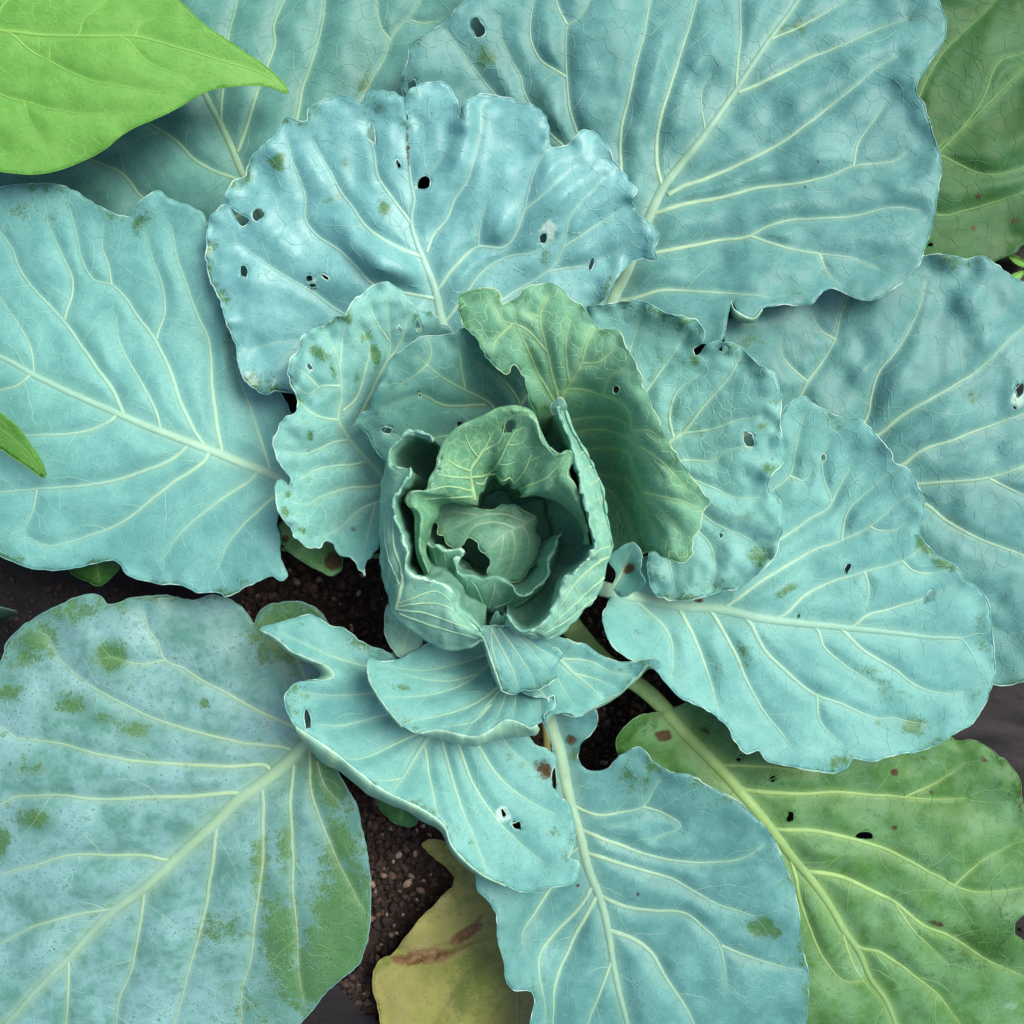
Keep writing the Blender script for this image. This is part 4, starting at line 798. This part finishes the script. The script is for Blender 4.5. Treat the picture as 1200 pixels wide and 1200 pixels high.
# lower inner leaves
hf_leaf([433,772, 446,775, 470,772, 500,755, 560,735, 620,745, 650,780, 652,815, 645,838, 629,849, 621,853, 612,848, 592,843, 575,855, 558,863, 542,861, 512,855, 492,859, 471,851, 458,836, 444,817, 433,797, 431,784],
  [433,780,48, 445,820,44, 471,851,38, 492,859,38, 542,861,36, 592,843,44, 620,852,42, 470,772,18, 530,790,-14, 560,760,-45, 620,760,-40, 600,810,4, 640,820,30, 500,820,14],
  [(7,[610,750, 590,800, 567,830, 546,856]), (4.5,[605,760, 571,780, 550,797, 508,813, 450,817]), (4,[600,755, 560,770, 500,785, 440,778]), (4.5,[590,800, 560,822, 533,834, 480,846]), (4.5,[612,755, 606,800, 600,840]), (4,[575,825, 555,845, 520,852]), (4,[598,790, 590,820, 578,850]), (3.5,[560,790, 520,798, 470,790]), (4,[620,760, 630,800, 632,840])],
  MT, CAB, seed=19, pucker=2, ruffle=4, patches=[('g',473,805,9,5,15,.8)], label='lower inner leaf cupped under the head',
  rolls=[([492,859, 512,855, 542,861, 558,863, 575,855, 592,843, 612,848, 621,853, 629,849],[492,861, 508,867, 535,876, 562,880, 585,878, 605,875, 622,869, 632,866, 634,858],24),
         ([431,784, 433,797, 444,817, 458,836, 471,851],[429,785, 431,799, 441,820, 455,839, 470,854],14)])
hf_leaf([600,760, 640,745, 658,747, 683,755, 708,770, 733,776, 754,773, 768,773, 774,779, 768,783, 758,779, 746,793, 733,805, 725,813, 700,826, 675,840, 667,836, 646,838, 640,846, 637,838, 645,826, 640,818, 622,815, 600,800],
  [771,778,36, 746,793,30, 700,826,34, 646,840,46, 658,750,12, 690,785,12, 620,790,14, 733,776,22, 640,818,34],
  [(8,[620,750, 654,772, 671,788, 692,805, 705,818]), (4,[655,772, 690,775, 717,788, 740,790]), (4.5,[625,790, 633,809, 650,828]), (3.5,[672,789, 700,797, 722,806]), (3.5,[640,765, 655,800, 672,828])],
  MT, CAB, seed=20, pucker=2, ruffle=4, holes=[blob(647,821,4,5)], label='small lower inner leaf with a rolled tip', veinlets=1.1,
  rolls=[([768,783, 758,779, 746,793, 733,805, 725,813, 700,826, 675,840, 660,837],[769,786, 761,786, 750,797, 737,809, 728,818, 703,832, 677,843, 661,839],16)])

# left inner leaf
hf_leaf([529,387, 518,380, 505,365, 497,365, 487,361, 477,352, 473,341, 465,336, 452,330, 436,336, 425,344, 412,355, 404,371, 393,373, 380,383, 359,389, 351,400, 349,411, 340,419, 336,432, 340,448, 348,467, 347,480, 332,491, 327,504, 321,517, 323,533, 329,547, 340,561, 337,570, 329,564, 324,570, 324,587, 329,603, 340,619, 348,632, 360,640, 373,642, 385,635, 397,647, 413,655, 422,667, 428,675, 428,662, 436,650, 446,638, 470,600, 490,560, 500,500, 520,440, 535,400],
  [455,560,-60, 398,490,14, 398,430,34, 452,332,40, 336,432,48, 348,480,40, 322,520,52, 338,568,30, 325,585,48, 350,637,42, 427,672,16, 405,600,-26, 430,520,-22, 430,470,0, 490,365,30, 525,390,12, 360,560,18, 440,400,22, 380,520,10, 475,430,0, 368,600,18, 470,360,38],
  [(9,[470,585, 447,557, 425,533, 407,512, 397,493, 400,464, 399,437, 395,419, 386,400]), (4,[396,492, 377,489, 364,483, 352,472]), (4.5,[402,482, 417,467, 428,437, 433,408, 420,380]), (4,[400,452, 377,453, 362,462, 347,455]), (3.5,[399,425, 401,397, 405,378]), (4.5,[432,540, 415,544, 391,547, 369,552, 352,562]), (5,[458,568, 433,571, 407,573, 380,581, 361,591, 345,590]),
   (4.5,[465,580, 441,589, 417,600, 399,619, 380,628]), (4,[410,516, 391,519, 377,525, 358,532, 338,530]), (4,[415,500, 445,440, 457,411, 455,379, 453,345]), (3.5,[450,430, 470,400, 478,370]), (3,[456,400, 440,375, 432,350]), (3.5,[440,590, 432,620, 425,655]), (3,[375,455, 360,440, 345,430])],
  MTI, CAB, holes=[blob(363,430,3.5,5,-30), blob(468,386,2.5,4), blob(489,381,4,8,-10)], seed=21, pucker=3.5, ruffle=11, crinkle=2.0, valley=1.1,
  patches=[('g',440,415,6,20,-8,.95),('g',432,395,10,8,0,.8),('g',375,416,16,8,30,.85),('g',391,437,4,14,-15,.7),('g',489,379,6,14,-15,.95),('g',408,375,6,9,0,.8),('g',363,510,4,8,0,.8),('g',418,442,5,9,0,.6),('g',334,600,6,8,0,.9),('g',352,622,10,5,20,.5),('b',414,620,9,9,0,.45),('g',338,578,5,7,0,.8),('g',430,480,10,30,30,.5)],
  netsp=17., cells=1.2, nvs=.3, label='left inner leaf with a wavy ruffled edge and green scars', veinlets=1.3, rims=1.2)
# upper inner leaf, behind the head
hf_leaf([545,385, 533,390, 521,393, 508,393, 489,396, 471,411, 457,421, 452,437, 444,453, 436,464, 435,480, 423,485, 419,496, 431,509, 439,528, 452,541, 480,560, 540,590, 620,590, 690,560, 700,500, 680,440, 640,405, 590,392],
  [420,488,46, 436,464,60, 457,421,68, 508,393,66, 545,385,64, 532,443,34, 500,440,58, 560,480,-25, 610,500,-45, 610,420,10, 452,541,8, 660,470,-30, 480,500,18, 600,580,-70, 470,470,46, 520,500,-15],
  [(6,[600,560, 590,500, 573,473, 543,457, 515,440, 490,420]), (5,[605,540, 610,477, 587,443, 563,427]), (4.5,[570,475, 520,475, 492,463, 450,478]), (4.5,[580,490, 530,510, 490,515, 440,505]), (4,[612,520, 640,470, 640,430]), (3.5,[500,428, 487,440, 470,450]), (3.5,[545,458, 540,425, 535,400]), (4,[608,480, 625,445, 615,410]), (3.5,[500,430, 505,410, 500,396])],
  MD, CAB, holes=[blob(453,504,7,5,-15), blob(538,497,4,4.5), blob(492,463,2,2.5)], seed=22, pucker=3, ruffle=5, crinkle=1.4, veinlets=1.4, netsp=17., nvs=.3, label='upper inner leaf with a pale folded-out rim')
# large wrapper leaf
hf_leaf([536,349, 545,344, 564,338, 580,340, 586,348, 589,358, 593,355, 601,350, 612,341, 622,335, 640,333, 657,338, 670,352, 687,363, 700,382, 723,388, 735,407, 747,433, 757,460, 770,490, 787,523, 803,550, 823,575, 832,588, 823,600, 820,620, 812,630, 812,650, 800,658, 780,653, 765,645, 750,650, 720,655, 690,640, 660,600, 640,540, 625,480, 612,440, 601,428, 593,438, 583,432, 572,421, 567,412, 560,398, 545,384, 537,366],
  [536,350,74, 580,340,84, 640,333,90, 700,382,96, 757,460,104, 803,550,96, 832,590,74, 812,650,52, 780,653,44, 743,510,96, 752,575,58, 770,622,40, 657,470,40, 680,427,84, 690,520,-30, 700,600,-60, 720,645,-45, 585,432,66, 620,430,56, 650,390,92, 640,540,-50, 724,500,15, 600,385,84, 733,470,98, 728,570,-30, 705,480,20, 735,610,-25],
  [(8,[640,560, 650,500, 657,470, 667,450, 680,427, 687,403, 695,385]), (5,[657,475, 663,457, 707,463, 733,477, 742,507, 750,523, 765,545]), (4.5,[655,468, 640,410, 633,370, 643,345]), (4.5,[652,475, 630,437, 618,410, 605,380, 602,360]), (5,[655,497, 667,493, 720,490, 735,498]), (5,[652,510, 673,507, 703,503, 730,510, 747,524, 775,560]), (5,[650,530, 683,527, 713,525, 737,532, 743,553, 753,577, 777,600, 797,622]),
   (4.5,[650,545, 703,557, 730,560, 750,590, 770,625]), (4,[665,560, 715,575, 735,610, 745,640]), (4,[681,426, 700,425, 715,415, 725,400]), (4,[707,463, 715,440, 735,432]), (4,[742,505, 760,505, 772,512]), (4,[750,523, 780,545, 805,575]), (3.5,[753,577, 790,585, 820,595]), (4,[640,412, 615,385, 590,375, 575,350]), (3.5,[668,450, 662,410, 668,370]), (3.5,[634,372, 612,365]), (3.5,[600,380, 580,400, 578,420])],
  MW, CAB, holes=[blob(722,456,4.5,5)], seed=23, pucker=3.0, ruffle=4, crinkle=1.8, veinlets=1.6, netsp=15., cells=1.3, nvs=.5, valley=1.2, halo=.4, rims=1.2, label='tall wrapper leaf folded outward, yellow-green with a strong net of veins')

# ---- the head
HC = (582, 612)
def toward(c, f, z, cen=HC): return [(x + (cen[0] - x) * f, y + (cen[1] - y) * f, z) for x, y, *_ in c]
def zs(l, z): return [(l[i], l[i + 1], z if not callable(z) else z(i / len(l))) for i in range(0, len(l), 2)]
def fan(u0, vb, vr, n, su, w=4.5, both=(-1, 1), seed=0):
    r = [(w, [u0, vb, u0, (vb + vr) / 2, u0, vr])]; rs = np.random.RandomState(seed)
    for k in range(n):
        f = (k + .3) / n
        for s in both:
            v0 = vb + (vr - vb) * f * .8; e = su * (1 - .25 * f) * rs.uniform(.8, 1.15)
            r.append((w * .62, [u0, v0, u0 + s * e * .4, v0 + (vr - v0) * .25, u0 + s * e * .8, v0 + (vr - v0) * .65, u0 + s * e, vr - (vr - vb) * .05]))
            for q in (.35, .6, .85):
                uq = u0 + s * e * q; vq = v0 + (vr - v0) * (.2 + .6 * q); dd = rs.choice([-1, 1])
                r.append((1.7, [uq, vq, uq + .02 * dd + s * .015, vq + (vr - vb) * .08 * dd, uq + s * .05, vq + (vr - vb) * .16 * dd]))
    return r

# outer head leaf, left side, with its tail turned out at the bottom
rim = [508,514, 493,506, 480,505, 468,515, 457,527, 457,539, 468,548, 481,551, 476,566, 462,583, 464,600, 468,616, 473,632, 477,648, 474,662, 486,676, 511,679, 524,687, 535,701, 538,717, 553,731, 566,745]
bul = [506,518, 494,511, 480,512, 464,522, 455,535, 450,552, 447,565, 446,582, 445,599, 445,618, 445,637, 446,658, 449,679, 455,697, 460,716, 472,732, 487,743, 505,754, 527,762, 545,760, 558,755, 567,749]
def lerp(c, d, f, z, n=44):
    c = spline(c, -n); d = spline(d, -n); return [(*(p[:2] * (1 - f) + q[:2] * f), (z if z is not None else p[2] * (1 - f) + q[2] * f)) for p, q in zip(c, d)]
r1 = zs(rim, lambda t: 104 - 9 * math.sin(t * 9) - 22 * max(0, (t - .8) / .2)); b1 = zs(bul, lambda t: 66 - 14 * min(1, t * 3) + 14 * max(0, (t - .85) / .15))
lip = [(x + (HC[0] - x) * -.02, y + (HC[1] - y) * -.02, z - 4) for x, y, z in r1]
loft_leaf([toward(r1, .42, -50), toward(r1, .14, 20), toward(r1, .05, 78), r1, lerp(r1, b1, .3, 97), lerp(r1, b1, .6, 88), lerp(r1, b1, .88, 70), b1, toward(b1, .10, -10), toward(b1, .30, -50)],
  MI, CAB, 200, 63, crinkle=1.5, zc=2, seed=31, edge_row=3, pucker=2.2, ribs=[(6.5,[464,713, 469,690, 472,674, 464,650, 460,628, 462,605],(.4,.82)), (3.6,[465,708, 484,701, 508,693, 532,702],(.4,.82)), (3.4,[465,711, 495,707, 521,710, 545,727],(.4,.82)), (3.4,[466,714, 500,719, 527,729, 556,738],(.4,.82)), (3.4,[468,719, 508,734, 537,742, 560,748],(.4,.82)), (2.6,[470,688, 458,662, 451,632, 452,600],(.4,.82))],
  label='outer head leaf on the left, curving up to a thick pale rim')
hf_leaf([563,735, 580,732, 600,736, 617,742, 642,755, 658,765, 656,775, 650,784, 654,793, 640,803, 625,809, 612,810, 600,813, 588,809, 580,785, 571,759, 564,745],
  [566,742,72, 588,805,52, 575,770,66, 625,809,46, 654,790,44, 617,745,66, 655,765,50, 610,780,60],
  [(4.5,[575,736, 590,765, 602,790, 606,810]), (3.5,[585,736, 605,765, 622,790, 628,805]), (3.5,[600,738, 622,762, 642,785]), (3,[575,740, 578,765, 588,795]), (3,[610,745, 635,762, 653,772])],
  MT, CAB, seed=24, pucker=1.5, ruffle=4, crinkle=1.8, veinlets=1.3, label='tail of the outer head leaf, turned out below the head',
  rolls=[([566,745, 571,759, 580,785, 588,809],[562,745, 566,762, 574,788, 586,811],20)])
# right head leaf
rim = [652,478, 655,487, 658,497, 667,520, 674,541, 679,562, 684,578, 687,591, 690,602, 692,613, 695,628, 697,642, 689,654, 679,664, 666,675, 656,687, 654,700, 648,713, 641,724, 632,732, 621,738, 611,738, 602,731, 595,721]
bul = [661,477, 665,488, 669,500, 678,517, 688,532, 695,546, 702,560, 707,576, 710,592, 712,608, 716,624, 718,638, 714,654, 709,672, 704,688, 696,702, 683,718, 668,733, 655,742, 640,749, 626,748, 612,744, 601,739, 592,731]
r2 = zs(rim, lambda t: 112 - 7 * math.sin(t * 11) - 14 * max(0, (t - .8) / .2)); b2 = zs(bul, lambda t: 82 if t < .5 else 76)
lip = [(x + (HC[0] - x) * -.02, y + (HC[1] - y) * -.02, z - 4) for x, y, z in r2]
V_ = (.38, .82)
loft_leaf([toward(r2, .45, -60), toward(r2, .10, 0), toward(r2, .03, 78), r2, lerp(r2, b2, .3, 106), lerp(r2, b2, .6, 99), lerp(r2, b2, .88, 88), b2, toward(b2, .08, 10), toward(b2, .3, -50)],
  MI, CAB, 200, 63, crinkle=1.6, zc=2, seed=33, edge_row=3, pucker=2.0, ribs=[(4.6,[714,650, 690,668, 673,685, 655,712],V_), (3.4,[708,677, 690,692, 676,706, 648,731],V_), (3.2,[699,698, 682,713, 662,729, 636,743],V_), (3.2,[716,640, 700,645, 692,655],V_), (3,[712,612, 700,612],V_), (3,[708,580, 697,588],V_), (3,[702,560, 690,570],V_), (3,[694,545, 684,552],V_), (3,[684,528, 676,535],V_), (3,[630,747, 622,742, 612,741],V_),
   (2,[690,668, 688,680],V_), (2,[673,686, 680,700],V_), (2,[690,692, 690,705],V_), (2,[662,700, 664,716],V_), (2,[676,706, 676,718],V_), (2,[700,650, 704,670],V_), (2,[655,714, 655,730],V_), (2,[705,600, 712,625],V_), (2,[700,575, 704,595],V_), (2,[690,550, 697,562],V_)],
  label='right head leaf wrapping the heart with a pale crinkled rim')
hf_leaf([650,470, 656,466, 664,476, 662,482, 655,480, 649,486, 645,478], [650,470,112, 664,478,110, 648,484,106, 656,474,118], [(2,[650,484, 655,476, 660,474])], MI, CAB, seed=25, grid=2.2, veinlets=0, pucker=1, ruffle=2, label='small curl at the top of the right head leaf', thick=1)
# inner hood leaf
rim = [500,672, 491,648, 489,623, 487,602, 477,587, 484,575, 500,574, 505,562, 513,549, 519,527, 529,511, 548,498, 569,490, 585,482, 601,479, 617,482, 628,490, 633,506, 641,522, 655,534, 666,531, 670,541, 664,556, 671,567, 679,583, 686,602, 690,622, 692,640]
r3 = zs(rim, lambda t: 84 + 32 * math.sin(t * math.pi))
C3 = (584, 606); sw_ = lambda i: .035 * math.sin(i * .95) + .03 * math.sin(i * 1.9 + 1)
e_ = lambda i: min(1, max(.12, (min(i, len(r3) - 1 - i) - .5) / 6))
def tw(f, z, k=1.0): return [(x + (C3[0] - x) * (f + k * sw_(i)) * e_(i), y + (C3[1] - y) * (f + k * sw_(i)) * e_(i), z + (8 * k * math.sin(i * .95 + .5) if k else 0)) for i, (x, y, _) in enumerate(r3)]
V_ = (.36, .72)
loft_leaf([tw(.75, -60, 0), tw(.62, -5), tw(.66, 34), tw(.60, 60), tw(.40, 84, .6), tw(.15, 102, .3), r3, [(x + (x - C3[0]) * .04, y + (y - C3[1]) * .04, z - 12) for x, y, z in r3], [(x + (x - C3[0]) * .02, y + (y - C3[1]) * .02, 10) for x, y, z in r3]],
  MW2, CAB, 170, 64, crinkle=1.7, zc=2.5, seed=35, edge_row=6, pucker=1.6, ribs=[(6.5,[556,585, 553,567, 551,551, 561,536, 570,521, 578,505],V_), (4.4,[551,559, 572,556, 584,543, 594,521, 604,505],V_), (4.4,[556,566, 593,570, 612,556, 622,532],V_), (3.6,[610,573, 640,560, 655,545],V_), (3.8,[551,552, 537,547, 522,538],V_), (3.8,[551,560, 527,559, 512,556],V_), (3.6,[552,575, 527,570, 505,574],V_), (3.4,[553,582, 525,583, 498,585],V_), (3.2,[561,537, 550,522, 545,508],V_), (3.2,[566,528, 585,518, 592,495],V_),
   (2,[584,543, 596,545, 606,540],V_), (2,[594,521, 606,522, 616,515],V_), (2,[537,547, 535,535],V_), (2,[575,515, 570,500],V_), (2,[604,505, 616,500],V_), (2,[600,565, 600,550],V_), (2,[622,540, 634,535],V_), (2,[527,559, 522,550],V_), (2,[630,562, 638,548],V_)],
  holes=[(596,501,9,6,-35,.3)], label='inner hood leaf standing over the heart')
# floor of the head
hf_leaf([500,600, 560,560, 640,560, 690,620, 670,690, 610,730, 540,720, 495,670], [580,640,-95, 500,600,-75, 690,620,-75, 600,730,-70, 560,560,-80], [(6,[600,560, 590,640, 585,700]), (4,[597,600, 640,640, 660,670]), (4,[597,600, 550,640, 520,660])], MH, CAB, seed=26, label='dark leaf at the bottom of the head')
# heart
hf_leaf([505,594, 515,590, 527,589, 553,594, 575,597, 585,593, 601,594, 617,601, 628,606, 629,626, 634,642, 624,663, 603,681, 585,678, 572,670, 576,661, 572,653, 561,645, 556,634, 548,631, 543,638, 535,642, 527,639, 521,629, 513,626, 513,615, 505,607],
  [507,600,2, 530,590,4, 553,595,6, 585,594,4, 627,606,-6, 632,642,-30, 603,681,-26, 572,665,16, 556,634,24, 527,639,10, 591,626,28, 560,612,20, 610,640,8],
  [(5,[627,607, 610,616, 591,626, 577,640, 568,650]), (3.4,[618,611, 590,603, 565,604, 540,615, 520,624]), (3.2,[605,619, 580,612, 555,618, 545,632]), (3.2,[600,622, 604,640, 600,660, 592,676]), (3.2,[612,615, 620,632, 618,655]), (3,[590,627, 588,645, 582,662]), (3,[560,604, 535,600, 512,602])],
  MH, CAB, seed=27, grid=2.6, pucker=2.2, ruffle=3, crinkle=1.9, valley=1.5, wide=1.0, cells=1.4, veinlets=1.2, netsp=13., nvs=.3, label='bluish heart leaf folded over the centre with an eaten edge')
rim = [494,624, 499,634, 505,640, 512,638, 519,643, 528,645, 537,642, 541,650, 532,660, 537,669, 550,673, 564,678, 578,675, 591,678, 600,684, 604,693, 612,697, 623,693, 634,682, 641,671, 641,658, 647,646, 652,635, 658,627]
low = [492,634, 496,645, 500,655, 504,663, 508,670, 515,678, 524,685, 533,692, 542,699, 552,706, 562,712, 572,715, 583,716, 594,716, 604,713, 614,708, 624,701, 634,692, 642,682, 648,671, 652,660, 655,650, 657,640, 659,632]
r5 = zs(rim, lambda t: 30 + 6 * math.sin(t * 12)); b5 = zs(low, -25); V_ = (.38, .82)
loft_leaf([toward(r5, .25, -50, (575, 640)), toward(r5, .08, -2, (575, 640)), r5, [(x * .6 + X * .4, y * .6 + Y * .4, 16) for (x, y, _), (X, Y, _) in zip(spline(r5, -36), spline(b5, -36))], b5, toward(b5, .05, -60, (575, 640))],
  MI, CAB, 150, 36, crinkle=1.9, zc=2, seed=37, edge_row=2, ribs=[(3.6,[564,710, 545,695, 535,680, 530,668],V_), (3,[567,711, 560,692, 552,680],V_), (3,[572,712, 578,695, 580,682],V_), (3,[530,690, 515,668, 508,648],V_), (3,[580,712, 600,704, 604,698],V_), (3,[600,712, 625,697, 637,680],V_), (3,[520,682, 522,660, 520,648],V_), (2,[545,695, 548,684],V_), (2,[515,668, 520,662],V_), (2,[625,698, 630,685],V_)], pucker=1.6, label='front heart leaf with a jagged rim')
hf_leaf([574,733, 577,722, 583,716, 588,722, 592,718, 596,726, 592,736, 584,740], [575,730,44, 590,720,60, 585,738,50, 583,726,56], [(2,[584,738, 584,724])], MI, CAB, seed=28, grid=2.2, veinlets=0, pucker=1.5, ruffle=3, crinkle=2.5, thick=1, label='tiny crinkled leaf end at the foot of the heart')

# ------------------------------------------------------------------ the plants around it
NB = thing('leafy_plant', 'bright green plant whose pointed leaves reach over the cabbage from the left', 'plant')
stalk('stem', [(-330, 330, G0 - 5), (-335, 300, -60), (-330, 260, 60), (-320, 200, 150)], [9, 8, 7, 5], MN, NB, 8, .5)
hf_leaf([210,0, 233,23, 260,43, 290,63, 310,77, 327,92, 338,108, 334,109, 320,103, 300,100, 277,101, 253,104, 230,113, 207,127, 180,140, 160,148, 140,160, 120,177, 93,190, 67,200, 43,204, 17,203, -10,199, -80,182, -150,140, -200,80, -215,20, -190,-50, -120,-95, -20,-110, 80,-90, 150,-50, 190,-20],
  [338,108,-28, 250,70,2, 150,45,20, 0,35,34, -215,20,60, 60,204,8, 150,-50,14, -100,-95,30, -100,160,30, 0,110,26],
  [(8,[-225,22, -120,24, 0,35, 53,41, 117,42, 160,43, 213,57, 267,73, 307,86, 335,106]), (4,[5,36, 13,39, 33,57, 67,77, 110,95, 150,103, 187,109]), (4,[-60,32, -30,85, 0,110, 30,120, 83,132, 123,134, 155,132]), (3,[140,43, 150,48, 167,67, 187,80, 227,93]), (3,[88,42, 93,38, 97,23, 117,7, 130,-10]), (2.6,[158,43, 165,27, 185,20]), (4,[-20,34, 20,-10, 70,-40, 110,-50]), (4,[-110,25, -60,-40, -20,-80]), (4,[-130,25, -90,90, -40,150, 10,180]), (2.6,[27,120, 36,145, 50,165]), (2.4,[57,70, 60,45])],
  MN, NB, seed=41, pucker=2, ruffle=1.5, crinkle=.35, valley=.7, rims=.35, wide=.8, halo=.12, veinlets=1.1, netsp=18., nvs=.3, vtint=.75, petiole=[(-280, 60, 90), (-325, 215, 140)], label='large bright green pointed leaf', patches=[('w',55,68,5,2.4,30,.8),('w',164,62,2.4,2.4,0,.7)])
hf_leaf([-120,440, -80,432, -40,452, 0,483, 20,500, 35,520, 48,540, 54,557, 50,560, 35,549, 15,536, 0,526, -50,508, -100,480], [-120,460,30, 0,505,22, 53,558,-4], [(4,[-122,458, -60,470, 0,503, 30,528, 52,557]), (2.4,[-40,478, -20,500, 0,515]), (2.4,[-50,472, -20,480, 5,497])],
  MN, NB, seed=42, pucker=1.5, ruffle=1, crinkle=.4, rims=.35, valley=.7, halo=.12, veinlets=.9, vtint=.6, petiole=[(-230, 400, 20), (-330, 300, -20)], label='narrow bright green leaf tip over the left leaf')
hf_leaf([-90,700, -40,704, 0,712, 21,718, 13,723, 0,727, -40,740, -85,742, -110,722], [-100,720,-110, 0,718,-118, 20,718,-124], [(3,[-110,721, -50,720, 18,718])], MN2, NB, seed=43, pucker=1, ruffle=1, crinkle=.4, rims=.4, veinlets=.7, petiole=[(-220, 560, -110), (-331, 330, -130)], label='small bluish leaf tip low at the left')
WD = thing('weed', 'tiny green weed in the dark gap between the two right-hand leaves', 'weed')
for k, (x, y, a, L) in enumerate([(1200, 318, 215, 30), (1204, 312, 150, 26), (1206, 322, 260, 24), (1215, 305, 100, 30)]):
    ca, sa_ = math.cos(math.radians(a)), -math.sin(math.radians(a))
    P_ = [(x + ca * L * t - sa_ * w, y + sa_ * L * t + ca * w) for t, w in ((0, 0), (.3, 4), (.7, 3.5), (1, 0), (.7, -3.5), (.3, -4))]
    hf_leaf([q for p_ in P_ for q in p_], [x, y, -180, x + ca * L, y + sa_ * L, -160, x + 6, y + 6, -178], [(2, [x, y, x + ca * L * .5, y + sa_ * L * .5, x + ca * L * .95, y + sa_ * L * .95])], MN, WD, seed=50 + k, grid=3, veinlets=0, pucker=.5, ruffle=.5, crinkle=.3, rims=.3)
stalk('stem', [(1206, 314, G0 - 4), (1206, 314, -185), (1205, 315, -176)], [2.5, 2, 1.6], MN, WD, 6, .4)
